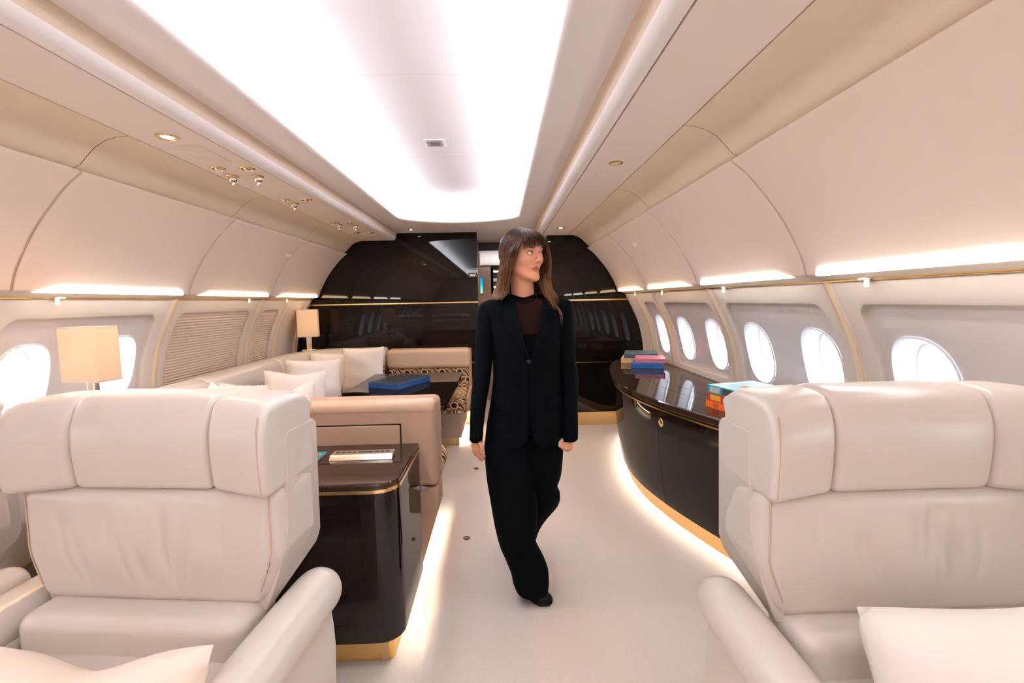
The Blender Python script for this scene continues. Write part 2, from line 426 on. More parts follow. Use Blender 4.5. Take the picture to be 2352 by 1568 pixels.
# left
for a, b, w, m in [(YB, -3.415, None, 'plain'), (-3.415, -2.35, [-3.15, -2.615], 'win'), (-2.35, -1.285, [-2.085, -1.55], 'win'), (-1.285, -.22, [-1.02, -.485], 'win'), (-.22, .845, [.045, .58], 'win'), (.845, 1.91, [1.11, 1.645], 'win'), (1.91, 2.975, [2.178, 2.712], 'win'), (2.975, 4.04, None, 'shade'), (4.04, 4.55, None, 'shade'), (4.55, 5.10, None, 'plain')]:
    bay(-1, a, b, w, m)
for y in (-1.285, -.22, .845, 1.91, 2.975, 4.04, 4.55, 5.02): rib(-1, y)
for a, b, w, m in [(YB, -3.465, None, 'plain'), (-3.465, -2.40, [-3.2, -2.665], 'win'), (-2.40, -1.335, [-2.135, -1.60], 'win'), (-1.335, -.27, [-1.07, -.535], 'win'), (-.27, .795, [-.005, .53], 'win'), (.795, 1.86, [1.062, 1.595], 'win'), (1.86, 2.925, [2.128, 2.66], 'win'), (2.925, 3.99, [3.193, 3.726], 'win'), (3.99, 4.515, [4.253], 'win'), (4.515, 4.90, None, 'plain')]:
    bay(1, a, b, w, m)
for y in (-1.335, -.27, .795, 1.86, 2.925, 3.99, 4.515): rib(1, y)
for sd, ye in ((-1, YL), (1, YR)):
    mb = MB(); mb.grid([[P(sd, y, .775 * i / 12) for y in (YB, ye)] for i in range(13)])
    struct(mb.build('wall_left' if sd < 0 else 'wall_right', M['frame'], ang=60))

# ---- bulkheads, doorway, corridor
mb = MB(); mb.box(-1.95, .118, YL, YL + .06, 0, 2.20); wl = struct(mb.build('wall_back', M['wall_black'], smooth=False))
mb = MB(); mb.box(.875, 1.95, YR, YR + .06, 0, 2.20); struct(mb.build('wall_front', M['wall_black'], smooth=False))
mb = MB(); mb.box(.108, .121, YL - .004, YL + .064, 0, 2.14); trim(mb, M['wood'], smooth=False)
mb = MB(); mb.box(-1.95, .119, YL - .006, YL, 1.367, 1.380); trim(mb, M['gold'], smooth=False)
mb = MB(); mb.box(-1.95, .119, YL - .006, YL, .690, .702); trim(mb, M['gold'], smooth=False)
mb = MB(); mb.box(.875, 1.95, YR - .006, YR, 1.367, 1.380); trim(mb, M['gold'], smooth=False)
mb = MB(); mb.box(.875, 1.95, YR - .006, YR, .690, .702); trim(mb, M['gold'], smooth=False)
mb = MB(); mb.box(.875, 1.80, YR - .012, YR, 0, .145); struct(mb.build('baseboard_right', M['goldskirt'], smooth=False))
mb = MB(); mb.box(-1.8, .118, YL - .012, YL, 0, .145); struct(mb.build('baseboard_left', M['goldskirt'], smooth=False))
# corridor
mb = MB(); mb.box(.875, .935, YR + .06, 8.6, 0, 2.2); struct(mb.build('wall_corridor_right', M['wall_black'], smooth=False))
mb = MB(); mb.box(.02, .10, YL + .06, 8.6, 0, 2.2); struct(mb.build('wall_corridor_left', M['greyfab'], smooth=False))
mb = MB(); mb.box(.02, .94, 5.2, 6.0, 2.14, 2.18); struct(mb.build('ceiling_corridor', M['flange'], smooth=False))
mb = MB(); mb.box(.02, .94, 6.0, 6.05, 2.035, 2.2); trim(mb, M['black'], smooth=False)
mb = MB(); mb.grid([[(x, 6.35 + .25 * (1 - math.cos(t)), 1.90 + .22 * math.sin(t)) for x in (.02, .94)] for t in [i / 12 * PI / 2 for i in range(13)]]); trim(mb, M['dome'])
mb = MB(); mb.box(.02, .94, 6.28, 6.34, 1.868, 1.90); trim(mb, M['flange'], smooth=False)
mb = MB(); mb.box(.04, .92, 6.06, 6.09, 2.10, 2.13); trim(mb, M['corr_led'], smooth=False)
mb = MB(); mb.box(.02, .245, 6.30, 6.34, 0, 1.87); mb.box(.165, .167, 6.297, 6.30, 0, 1.87); struct(mb.build('door_1', M['greyfab'], smooth=False))
mb = MB(); mb.box(.02, .94, 8.5, 8.6, 0, 2.2); struct(mb.build('wall_corridor_end', M['wall_black'], smooth=False))
mb = MB(); mb.box(.02, .94, 6.34, 8.6, 2.15, 2.2); struct(mb.build('ceiling_galley', M['black'], smooth=False))
# rear closing wall behind the camera
mb = MB(); mb.box(-2.0, 2.0, YB - .06, YB, 0, 2.5); struct(mb.build('wall_rear', M['bin'], smooth=False))
# ------------------------------------------------------------------ overhead bins and service fittings
LB = ['beige overhead bin at the left edge, nearest on the lamp side', 'long beige overhead bin above the near square lamp and its window', 'beige overhead bin above the larger pleated window blind', 'beige overhead bin next to the dark bulkhead, sofa side']
RB_ = ['largest beige overhead bin, above the right-hand armchair', 'beige overhead bin above the near stack of bright books', 'beige overhead bin over the middle of the dark credenza', 'short beige overhead bin next to the dark bulkhead, credenza side']
for sd, bays, labs in ((-1, LBAY, LB), (1, RBAY, RB_)):
    for k, (a, b) in enumerate(bays):
        mb = MB(); a2, b2 = a + .003, b - .003
        # swept face with slightly rounded ends
        ys = [a2, a2 + .004, a2 + .012] + [a2 + (b2 - a2) * j / 6 for j in range(1, 6)] + [b2 - .012, b2 - .004, b2]
        mb.grid([[(sd * (x + (.006 if j in (0, len(ys) - 1) else .0015 if j in (1, len(ys) - 2) else 0)), y, z) for j, y in enumerate(ys)] for x, z in BINC], cu=True)
        for y in (a2, b2): mb.poly([(sd * x, y, z) for x, z in BINC])
        o = mb.build('overhead_bin', M['bin'], ang=45); tag(o, labs[k], 'overhead bin', 'overhead bins')
        mb = MB(); s0, s1 = a + .095, b - .062
        rows = []
        for t in [0, .1, .2, .3, .4, .55, .7, .85, .95, .985, 1]:
            y = s0 + (s1 - s0) * t
            w = min(1, (y - s0) / .10 * .9 + .1); 
            if t > .94: w = {.95: 1, .985: .85, 1: .45}[t]
            top = (1.632 - .0175 * w, 1.460 + .020 * w)
            rows.append([(sd * top[0], y, top[1]), (sd * (top[0] + .001), y, top[1] - .010 * w - .001), (sd * 1.6245, y, 1.4575), (sd * 1.634, y, 1.4545), (sd * 1.643, y, 1.4565)])
        mb.grid(rows)
        mb.build('light_strip', M['slot_warm'] if k >= 2 else M['slot_led'], o)
        if k == 2:
            y0 = 3.98 if sd < 0 else 3.60
            mb = MB(); z = 1.80; x = interp([(zz, xx) for xx, zz in sorted(BIN, key=lambda p: p[1])], z)
            mb.rbox(-.042, .042, -.016, .016, -.006, .006, .006, 2, 3)
            ang = math.atan2(.12, .10)
            mb.xf(lambda X, Y, Z: (sd * (x - .001 - Z * .78 + Y * -.62), y0 + X, z + Y * .78 - Z * .62))
            mb.build('indicator_light', M['white'], o)

def downlight(x, y, z, r, lit, label, group):
    t = thing('downlight', label, 'light fitting', (x, y, z), 0, group)
    mb = MB(); mb.lathe([(r * .62, .012), (r * .66, -.001), (r * .75, -.004), (r, -.003), (r * 1.02, .002)], 28); mb.build('trim_ring', M['gold'], t, ang=60)
    mb = MB(); mb.lathe([(0, -.004 if lit else .004), (r * .4, -.003 if lit else .004), (r * .64, .004)], 24); mb.build('lens', M['lamp_lit'] if lit else M['chrome'], t)
    return t
downlight(-.967, 1.935, 2.063, .042, True, 'lit round gold-rimmed ceiling downlight on the sofa side', 'downlights')
downlight(.961, 2.354, 2.063, .036, False, 'unlit round gold-rimmed ceiling downlight on the credenza side', 'downlights')
downlight(.955, 4.40, 2.063, .036, True, 'lit round downlight near the bulkhead on the credenza side', 'downlights')
downlight(-.55, 4.85, 2.14, .030, True, 'small lit downlight added over the far bench by the bulkhead', 'downlights')  # added lamp, warms the far end of the cabin
downlight(.46, 5.55, 2.14, .036, True, 'lit round downlight in the doorway ceiling behind the person', 'downlights')
for x, y, s in ((-1.03, 2.37, 'window-side lamp of the nearest reading lamp pair'), (-.89, 2.375, 'aisle-side lamp of the nearest reading lamp pair'), (-1.03, 3.07, 'window-side lamp of the second reading lamp pair'), (-.89, 3.08, 'aisle-side lamp of the second reading lamp pair'),
             (-1.023, 3.956, 'window-side lamp of the third reading lamp pair'), (-.89, 3.97, 'aisle-side lamp of the third reading lamp pair'), (-1.005, 4.50, 'window-side lamp of the pair closest to the bulkhead'), (-.88, 4.51, 'aisle-side lamp of the pair closest to the bulkhead')):
    t = thing('reading_lamp', 'small round gold reading lamp, ' + s, 'reading lamp', (x, y, 2.063), 0, 'reading lamps over the sofa')
    mb = MB(); mb.lathe([(.022, .012), (.024, -.002), (.030, -.005), (.035, -.003), (.036, .002)], 24); mb.build('trim_ring', M['gold'], t, ang=60)
    mb = MB(); mb.lathe([(0, -.009), (.010, -.008), (.017, -.003), (.020, .006)], 20)
    mb.xf(lambda X, Y, Z: (X, Y * .95 - Z * .3, Z)); mb.build('swivel_lens', M['chrome'], t)
for x, y, s in ((-1.04, 2.51, 'nearest one on the window side'), (-.912, 2.517, 'nearest one on the aisle side'), (-1.013, 3.17, 'single one of the second row'), (-1.018, 4.045, 'far one on the window side'), (-.897, 4.10, 'far one on the aisle side')):
    t = thing('air_nozzle', 'small silver air nozzle in the service strip, ' + s, 'air nozzle', (x, y, 2.063), 0, 'air nozzles over the sofa')
    mb = MB(); mb.lathe([(.030, .003), (.031, -.002), (.026, -.005), (.021, -.006)], 22); mb.build('base_ring', M['gold'], t, ang=60)
    mb = MB(); mb.lathe([(.021, -.004), (.023, -.012), (.020, -.024), (.013, -.030), (.010, -.031)], 18); mb.build('nozzle', M['chrome'], t)
    mb = MB(); mb.lathe([(.010, -.028), (.012, -.040), (.009, -.046), (0, -.047)], 14); mb.build('knob', M['chrome'], t)
mb = MB(); mb.box(-1.03, -.905, 2.03, 2.27, 2.0605, 2.064)
for i in range(17): mb.box(-1.02 , -.915, 2.045 + i * .0127, 2.049 + i * .0127, 2.0597, 2.0606)
tag(mb.build('speaker_grille', M['service'], smooth=False), 'flat perforated speaker grille beside the lit downlight on the sofa side', 'speaker')
mb = MB(); mb.box(.90, 1.03, 2.50, 2.71, 2.0608, 2.064); tag(mb.build('speaker_grille', M['service'], smooth=False), 'flat square panel beyond the unlit downlight on the credenza side', 'panel')
mb = MB(); mb.box(-.99, -.88, 4.52, 4.72, 2.0608, 2.064); tag(mb.build('access_panel', M['flange'], smooth=False), 'pale square access panel beyond the farthest reading lamps', 'panel')
# smoke detector in the dome
t = thing('ceiling_vent', 'square grey sensor plate in the middle of the bright ceiling', 'sensor', (-.0125, 2.855, 2.338))
mb = MB(); mb.rbox(-.062, .062, -.062, .062, -.004, .004, .003, 1, 2); mb.build('frame', M['white'], t)
mb = MB(); mb.rbox(-.048, .048, -.048, .048, -.008, 0, .003, 1, 2); mb.build('cover', M['grey'], t)
mb = MB(); mb.rbox(-.027, .027, -.024, .024, -.010, -.006, .002, 1, 2); mb.build('grille', pbr('sensor_dark', srgb(96, 84, 86), .6), t)
# rail clips
for sd, y, s in ((1, 1.624, 'right-hand window rail, nearest'), (1, 2.677, 'right-hand window rail, second'), (1, 3.702, 'right-hand window rail, third'), (1, 4.44, 'right-hand window rail, farthest'), (-1, 2.168, 'left-hand window rail, above the near lamp'), (-1, 3.784, 'left-hand window rail, above the larger blind'), (-1, 4.444, 'left-hand window rail, above the smaller blind')):
    t = thing('rail_clip', 'small pale clip on the ' + s, 'clip', (sd * 1.698, y, 1.432), 0, 'window rail clips')
    mb = MB(); mb.tube([(0, .05, .002), (0, .02, .002), (sd * -.012, 0, -.006)], .006, 8); mb.build('arm', M['frame'], t)
    mb = MB(); mb.tube([(sd * -.012, 0, .004), (sd * -.014, -.004, -.03)], .009, 10); mb.build('peg', M['white'], t)

# exit pictogram on the left bulkhead
t = thing('wall_sign', 'tiny dark sign plate with pale pictogram on the black bulkhead', 'sign', (.072, YL - .004, 1.672))
mb = MB(); mb.box(-.052, .044, -.003, .004, -.024, .024); mb.build('plate', pbr('sign_plate', srgb(62, 54, 50), .35), t, smooth=False)
mb = MB(); mb.box(-.030, .028, -.0042, -.003, .006, .012); mb.box(-.022, -.006, -.0042, -.003, -.014, .004); mb.box(.0, .022, -.0042, -.003, -.012, .002); mb.box(-.032, -.026, -.0042, -.003, -.012, .010); mb.build('pictogram', M['white'], t, smooth=False)
# corridor screen and lit shelf
k = N('screen_blue'); e = k.n('Emission'); tc = k.n('TexCoord'); sx = k.n('SeparateXYZ'); rp = k.n('ValToRGB'); k.l(tc.outputs['Generated'], sx.inputs[0]); k.l(sx.outputs[2], rp.inputs[0])
rp.color_ramp.elements[0].color = srgb(130, 215, 250); rp.color_ramp.elements[1].color = srgb(0, 90, 215); el = rp.color_ramp.elements.new(.5); el.color = srgb(0, 165, 235)
k.l(rp.outputs[0], e.inputs[0]); e.inputs[1].default_value = 1.0; k.l(e.outputs[0], k.out.inputs[0])
t = thing('wall_screen', 'slim glowing blue screen on the corridor door', 'screen', (.085, 6.297, 1.60))
mb = MB(); mb.box(-.055, .052, -.008, 0, -.115, .115); mb.build('bezel', M['black'], t, smooth=False)
mb = MB(); mb.box(-.05, .046, -.0095, -.008, -.11, .11); mb.build('display', k.m, t, smooth=False)
t = thing('display_shelf', 'dark galley cabinet with glowing shelves beyond the doorway', 'shelf', (.42, 7.6, 0))
mb = MB(); mb.box(-.16, .42, .05, .25, 0, 2.1)
for z in (1.25, 1.52, 1.78): mb.box(-.16, .42, -.12, .05, z, z + .02)
mb.build('carcass', M['wood'], t, smooth=False)
for z in (1.86, 1.60): mb = MB(); mb.box(-.15, -.02, .03, .048, z, z + .02); mb.build('lamp_strip', M['lamp_lit'], t, smooth=False)
for i in range(5):
    mb = MB(); mb.lathe([(.018, 0), (.02, .002), (.003, .01), (.003, .07), (.02, .09), (.026, .12), (.022, .16)], 14)
    o = mb.build('wine_glass', glass('stemware', 1.5, gain=1.5) if i == 0 else bpy.data.materials['stemware'])
    o.location = (.285 + i * .06, 7.54, 1.541); tag(o, 'clear stemmed glass on the lit galley shelf', 'glass', 'stemmed glasses on the galley shelf')

# ------------------------------------------------------------------ patterned upholstery
def chain_pattern():
    k = N('chain_pattern_fabric'); b = k.n('BsdfPrincipled'); k.l(b.outputs[0], k.out.inputs[0]); b.inputs['Roughness'].default_value = .9; b.inputs['Specular IOR Level'].default_value = .1
    tc = k.n('TexCoord'); s = k.n('SeparateXYZ'); k.l(tc.outputs['Object'], s.inputs[0])
    u = k.math('MULTIPLY', s.outputs[0], 5.3); v = k.math('MULTIPLY', k.math('ADD', s.outputs[1], s.outputs[2]), 5.7)
    def dist(ou, ov):
        fu = k.math('SUBTRACT', k.math('FRACT', k.math('ADD', u, ou)), .5); fv = k.math('SUBTRACT', k.math('FRACT', k.math('ADD', v, ov)), .5)
        return k.math('SQRT', k.math('ADD', k.math('MULTIPLY', fu, fu), k.math('MULTIPLY', fv, fv)))
    d = k.math('MINIMUM', dist(0, 0), dist(.5, .5))
    # wavy double lines
    w = k.math('MULTIPLY', k.math('SINE', k.math('MULTIPLY', u, 2 * PI)), .30)
    q = k.math('FRACT', k.math('MULTIPLY', k.math('ADD', v, w), 2.0)); q = k.math('ABSOLUTE', k.math('SUBTRACT', q, .5))
    line = k.math('LESS_THAN', k.math('ABSOLUTE', k.math('SUBTRACT', q, .30)), .065)
    dark, brown, cream = srgb(48, 34, 26), srgb(118, 88, 62), srgb(240, 210, 170)
    band = k.mix(k.math('LESS_THAN', q, .30), brown, srgb(96, 70, 50))
    c = k.mix(line, band, cream)
    c = k.mix(k.math('LESS_THAN', d, .235), c, brown); c = k.mix(k.math('LESS_THAN', d, .205), c, cream)
    c = k.mix(k.math('LESS_THAN', d, .155), c, brown); c = k.mix(k.math('LESS_THAN', d, .115), c, dark)
    k.l(c, b.inputs['Base Color']); return k.m
M['chain'] = chain_pattern()

# ------------------------------------------------------------------ dark side cabinet by the aisle
def rc_poly(x0, x1, y0, y1, rs, n=8):
    """plan outline, rs = radii of corners (x1y0, x1y1, x0y1, x0y0)"""
    pts = []
    for (cx, cy, a0), r in zip(((x1, y0, -PI / 2), (x1, y1, 0), (x0, y1, PI / 2), (x0, y0, PI)), rs):
        if r <= 0: pts.append((cx, cy)); continue
        ccx = cx - r if cx == x1 else cx + r; ccy = cy + r if cy == y0 else cy - r
        for i in range(n + 1): t = a0 + PI / 2 * i / n; pts.append((ccx + r * math.cos(t), ccy + r * math.sin(t)))
    return pts
t = thing('side_cabinet', 'dark glossy side cabinet with gold band behind the left armchair', 'cabinet', (0, 0, 0))
bodyp = rc_poly(-1.30, -.040, 1.620, 2.10, (.085, 0, 0, 0))
mb = MB(); inn = rc_poly(-1.294, -.046, 1.626, 2.10, (.079, 0, 0, 0))
mb.grid([[(x, y, z) for x, y in q] for q, z in ((inn, .142), (inn, .105), (bodyp, .105), (bodyp, .688))], cv=True); mb.poly([(x, y, .688) for x, y in bodyp]); mb.poly([(x, y, .142) for x, y in inn])
mb.build('body', M['wood'], t, ang=30)
mb = MB(); mb.box(-.078, -.066, 1.70, 2.09, .132, .139); mb.build('light_strip', M['floor_led'], t, smooth=False)
mb = MB(); mb.prism(rc_poly(-1.30, -.036, 1.616, 2.10, (.088, 0, 0, 0)), .688, .701); mb.build('gold_band', M['gold'], t, ang=30)
mb = MB(); pp = rc_poly(-1.30, -.040, 1.620, 2.105, (.085, 0, 0, 0))
mb.prism(pp, .701, .716); cx, cy = -.67, 1.86
mb.grid([[(x, y, .716) for x, y in pp], [(cx + (x - cx) * .997, cy + (y - cy) * .992, .721) for x, y in pp]], cv=True); mb.poly([(cx + (x - cx) * .997, cy + (y - cy) * .992, .721) for x, y in pp])
mb.build('top', M['woodtop'], t, ang=25)
mb = MB(); mb.box(-.84, -.235, 1.6185, 1.6215, .18, .60)
for x in (-.84, -.235): mb.box(x - .0015, x + .0015, 1.617, 1.6215, .18, .60)
mb.build('door', M['wood'], t, smooth=False)
mb = MB(); mb.box(-.842, -.233, 1.6178, 1.6192, .598, .601); mb.box(-.235, -.232, 1.6178, 1.6192, .178, .601); mb.box(-.842, -.233, 1.6178, 1.6192, .178, .181); mb.build('door_gap', M['black'], t, smooth=False)
mb = MB(); mb.prism(rc_poly(-1.28, -.084, 1.665, 2.09, (.03, 0, 0, 0)), 0, .142)
mb.build('plinth', M['goldfoil'], t, ang=30)
mb = MB(); mb.box(-.128, -.103, 1.660, 1.668, 0, .14); mb.build('plinth_trim', M['goldskirt'], t, smooth=False)
# pale switch console lying on it
t = thing('switch_console', 'slim pale metal switch console with black buttons on the dark cabinet', 'control panel', (-.247, 1.915, .7215), math.radians(1))
mb = MB(); mb.rbox(-.132, .132, -.030, .030, 0, .020, .003, 2, 2, fn=lambda x, y, z: (x, y + .02 * (z / .02), z)); mb.build('casing', M['satin'], t)
for i in range(10):
    mb = MB(); x = -.108 + i * .0236; mb.rbox(x - (.016 if i == 5 else .0085), x + (.016 if i == 5 else .0085), .016, .027, .0195, .0215, .001, 1, 1); mb.build('button', M['black'], t)
# magazine
def art_mat(name, cols, sc):
    k = N(name); b = k.n('BsdfPrincipled'); k.l(b.outputs[0], k.out.inputs[0]); b.inputs['Roughness'].default_value = .25
    tc = k.n('TexCoord'); mp = k.n('Mapping'); mp.inputs['Scale'].default_value = sc; mp.inputs['Rotation'].default_value = (0, 0, .6); k.l(tc.outputs['Object'], mp.inputs[0])
    nz = k.n('TexNoise'); nz.inputs['Scale'].default_value = 12; nz.inputs['Detail'].default_value = 2; k.l(mp.outputs[0], nz.inputs[0])
    rp = k.n('ValToRGB'); rp.color_ramp.interpolation = 'CONSTANT'; k.l(nz.outputs[0], rp.inputs[0])
    els = rp.color_ramp.elements; els[0].position = 0; els[0].color = cols[0]; els[1].position = .42; els[1].color = cols[1]
    for i, c in enumerate(cols[2:]): e = els.new(.5 + .07 * i); e.color = c
    k.l(rp.outputs[0], b.inputs['Base Color']); return k.m
t = thing('magazine', 'glossy magazine with orange picture and teal edge on the dark cabinet', 'magazine', (-.565, 1.90, .7215), math.radians(-4))
mb = MB(); mb.rbox(-.135, .135, -.095, .095, 0, .007, .002, 1, 1); mb.build('pages', M['white'], t)
mb = MB(); mb.box(-.137, .137, -.098, .098, .007, .0085); mb.build('cover', pbr('teal_cover', srgb(24, 140, 165), .25), t, smooth=False)
mb = MB(); mb.box(-.13, .126, -.085, .068, .0085, .0092); mb.build('cover_picture', art_mat('orange_picture', [srgb(90, 40, 25), srgb(190, 90, 40), srgb(235, 140, 70), srgb(110, 50, 30)], (1, 3, 1)), t, smooth=False)

# ------------------------------------------------------------------ near bench (we see its back)
t = thing('bench_seat', 'beige bench with its padded back against the dark side cabinet', 'bench')
mb = MB(); mb.rbox(-.99, .046, 2.112, 2.30, .502, .918, .030, (14, 2, 8), 5); mb.build('backrest', M['fabric'], t)
mb = MB(); mb.rbox(-.99, .040, 2.114, 2.29, .372, .498, .012, (14, 2, 3), 4); mb.build('lower_back', M['fabric'], t)
mb = MB(); mb.prism([(-.048, .012), (-.048, -.020), (.004, -.003)], 0, .006); mb.xf(lambda x, y, z: (x, 2.115 - z, .503 + y)); mb.build('corner_clip', M['chrome'], t, smooth=False)
mb = MB(); mb.rbox(-.99, .043, 2.108, 2.20, .852, .922, .032, (14, 2, 2), 5); mb.build('top_roll', M['leather2'], t)
# recessed back pocket
mb = MB(); mb.rbox(-.95, -.126, 2.106, 2.112, .52, .809, .006, 2, 2); mb.build('back_panel', M['fabric'], t)
mb = MB()
mb.box(-.95, -.120, 2.1085, 2.113, .808, .815); mb.box(-.127, -.120, 2.1085, 2.113, .52, .815); mb.build('pocket_gap', M['black'], t, smooth=False)
mb = MB(); bp = rc_poly(-.99, -.05, 2.13, 2.95, (.012, .012, .012, .012), 3); ip = rc_poly(-.984, -.056, 2.136, 2.944, (.01, .01, .01, .01), 3)
mb.grid([[(x, y, z) for x, y in q] for q, z in ((ip, .142), (ip, .10), (bp, .10), (bp, .365))], cv=True); mb.poly([(x, y, .142) for x, y in ip]); mb.poly([(x, y, .365) for x, y in bp]); mb.build('base', M['fabric'], t, ang=40)
mb = MB(); mb.rbox(-.99, -.002, 2.29, 2.93, .345, .462, .05, (10, 6, 2), 4); mb.build('seat', M['chain'], t)
mb = MB(); mb.box(-.97, -.105, 2.20, 2.90, 0, .142); mb.build('plinth', M['goldskirt'], t, smooth=False)
mb = MB(); mb.box(-.088, -.074, 2.15, 2.93, .132, .139); mb.build('light_strip', M['floor_led'], t, smooth=False)

# ------------------------------------------------------------------ far bench against the bulkhead
t = thing('bench_seat', 'beige bench with chain pattern seat against the black bulkhead', 'bench')
mb = MB(); mb.rbox(-.868, .022, 4.85, 5.05, .675, .882, .045, (10, 3, 3), 5); mb.build('headroll', M['leather2'], t)
mb = MB(); mb.rbox(-.862, .026, 4.90, 5.06, .40, .70, .03, (10, 2, 3), 4); mb.build('backrest', M['chain'], t)
mb = MB(); mb.rbox(.004, .032, 4.89, 5.07, .36, .87, .012, 2, 3); mb.build('side_panel', M['fabric'], t)
def sbul(x, y, z): return (x, y, z + .010 * math.sin(max(0, min(1, (x + 1.3) / 1.3)) * PI))
mb = MB(); mb.rbox(-.99, .018, 4.245, 4.98, .318, .462, .045, (12, 8, 2), 4, fn=sbul); mb.build('seat', M['chain'], t)
mb = MB(); mb.rbox(.012, .040, 4.265, 4.96, .335, .475, .014, 3, 3); mb.build('seat_side', M['fabric'], t)
mb = MB(); mb.rbox(-.99, -.035, 4.285, 5.0, .075, .325, .012, 3, 2); mb.build('base', M['greyfab'], t)
mb = MB(); mb.box(-.98, -.06, 4.30, 5.0, 0, .075); mb.build('plinth', M['goldskirt'], t, smooth=False)
mb = MB(); mb.box(-.058, -.040, 4.32, 5.0, .066, .0745); mb.build('light_strip', M['floor_led'], t, smooth=False)

# ------------------------------------------------------------------ long sofa along the windows
t = thing('sofa', 'long cream leather sofa curving along the pleated window blinds', 'sofa')
path = [Vector(p) for p in crv([(-1.638, 2.33, 0), (-1.645, 2.5, 0), (-1.67, 3.0, 0), (-1.70, 3.6, 0), (-1.715, 4.2, 0), (-1.69, 4.6, 0), (-1.60, 4.84, 0), (-1.43, 4.95, 0), (-1.2, 4.965, 0), (-.885, 4.962, 0)], 8)]
def along(path, prof, i0=0, i1=None):
    i1 = len(path) if i1 is None else i1; rows = []
    for i in range(i0, i1):
        tg = (path[min(i + 1, len(path) - 1)] - path[max(i - 1, 0)]).normalized(); nn = Vector((tg.y, -tg.x, 0))   # towards the room
        rows.append([path[i] + nn * d + Vector((0, 0, z)) for d, z in prof])
    return rows
RO = [(-.11, .60), (-.125, .80), (-.115, .862), (-.085, .893), (-.03, .902), (.03, .895), (.075, .868), (.096, .82), (.10, .76), (.088, .715), (.06, .69), (.02, .68)]
segs = [(0, 17), (17, 31), (31, 45), (45, 59), (59, len(path))]
for a, b in segs:
    R_ = along(path, RO, a, min(b + 1, len(path)))
    for rr, dlt in ((R_[0], .012), (R_[-1], .012)):
        pass
    mb = MB(); ctr = lambda r: sum((Vector(p) for p in r), Vector()) / len(r)
    capA = [ctr(R_[0]) + (Vector(p) - ctr(R_[0])) * .93 for p in R_[0]]; capB = [ctr(R_[-1]) + (Vector(p) - ctr(R_[-1])) * .93 for p in R_[-1]]
    dA = (ctr(R_[1]) - ctr(R_[0])).normalized() * .006; dB = (ctr(R_[-1]) - ctr(R_[-2])).normalized() * .006
    RR = [capA] + [[p + dA * 2 for p in R_[0]]] + R_[1:-1] + [[p - dB * 2 for p in R_[-1]]] + [capB]
    mb.grid(RR, cv=True); mb.poly(capA); mb.poly(capB[::-1]); mb.build('back_cushion', M['leather'], t, ang=60)
mb = MB(); mb.grid(along(path, [(.085, .70), (.115, .62), (.12, .46), (.11, .36)]), flip=True); mb.build('backrest', M['chain'], t, ang=60)
mb = MB(); mb.grid(along(path[:58], [(.10, .33), (.10, .46), (.58, .462), (.625, .445), (.635, .40), (.62, .34)]), flip=True); mb.build('seat', M['chain'], t, ang=40)
mb = MB(); mb.grid(along(path[:58], [(.585, .34), (.585, .085)])); mb.build('base', M['greyfab'], t)
mb = MB(); mb.grid(along(path[:58], [(.55, .10), (.55, 0)])); mb.build('plinth', M['goldskirt'], t)

# ------------------------------------------------------------------ table in the middle
t = thing('dining_table', 'black glossy table between the two benches', 'table')
tp = rc_poly(-.86, -.012, 2.955, 4.39, (.02, .02, .02, .02), 4)
mb = MB(); cx, cy = -.436, 3.67
mb.prism(tp, .672, .692); mb.grid([[(x, y, .692) for x, y in tp], [(cx + (x - cx) * .992, cy + (y - cy) * .996, .700) for x, y in tp]], cv=True); mb.poly([(cx + (x - cx) * .992, cy + (y - cy) * .996, .700) for x, y in tp])
mb.build('tabletop', M['wood'], t, ang=20)
mb = MB(); mb.rbox(-.54, -.34, 3.35, 3.95, .02, .672, .03, 2, 3); mb.build('pedestal', M['wood'], t)
mb = MB(); mb.rbox(-.62, -.26, 3.20, 4.10, 0, .025, .01, 2, 2); mb.build('base', M['gold'], t)
def boxset(name, label, cat, c, rz, w, d, h, mat, group=None, seam=None, mat2=None):
    t = thing(name, label, cat, c, rz, group)
    mb = MB()
    if seam:
        mb.rbox(-w/2, w/2, -d/2, d/2, 0, h * seam - .0015, .002, 1, 2); mb.build('base', mat2 or mat, t)
        mb = MB(); mb.rbox(-w/2, w/2, -d/2, d/2, h * seam + .0015, h, .002, 1, 2); mb.box(-w/2 + .003, w/2 - .003, -d/2 + .003, d/2 - .003, h * seam - .003, h * seam + .003); mb.build('lid', mat, t, ang=30)
    else:
        mb.rbox(-w/2, w/2, -d/2, d/2, 0, h, .0025, 1, 2); mb.build('body', mat, t)
    return t
navy = pbr('navy_leatherette', srgb(28, 68, 120), .45, bump=(400, .2, .0006)); navyd = pbr('dark_navy_top', srgb(22, 30, 42), .4)
bx = boxset('game_box', 'flat navy blue box lying on the black table', 'box', (-.487, 3.785, .7005), math.radians(-25), .29, .45, .05, navy, seam=.55)
mb = MB(); mb.box(-.143, .143, -.223, .223, .0502, .0508); mb.build('lid_top', navyd, bx, smooth=False)

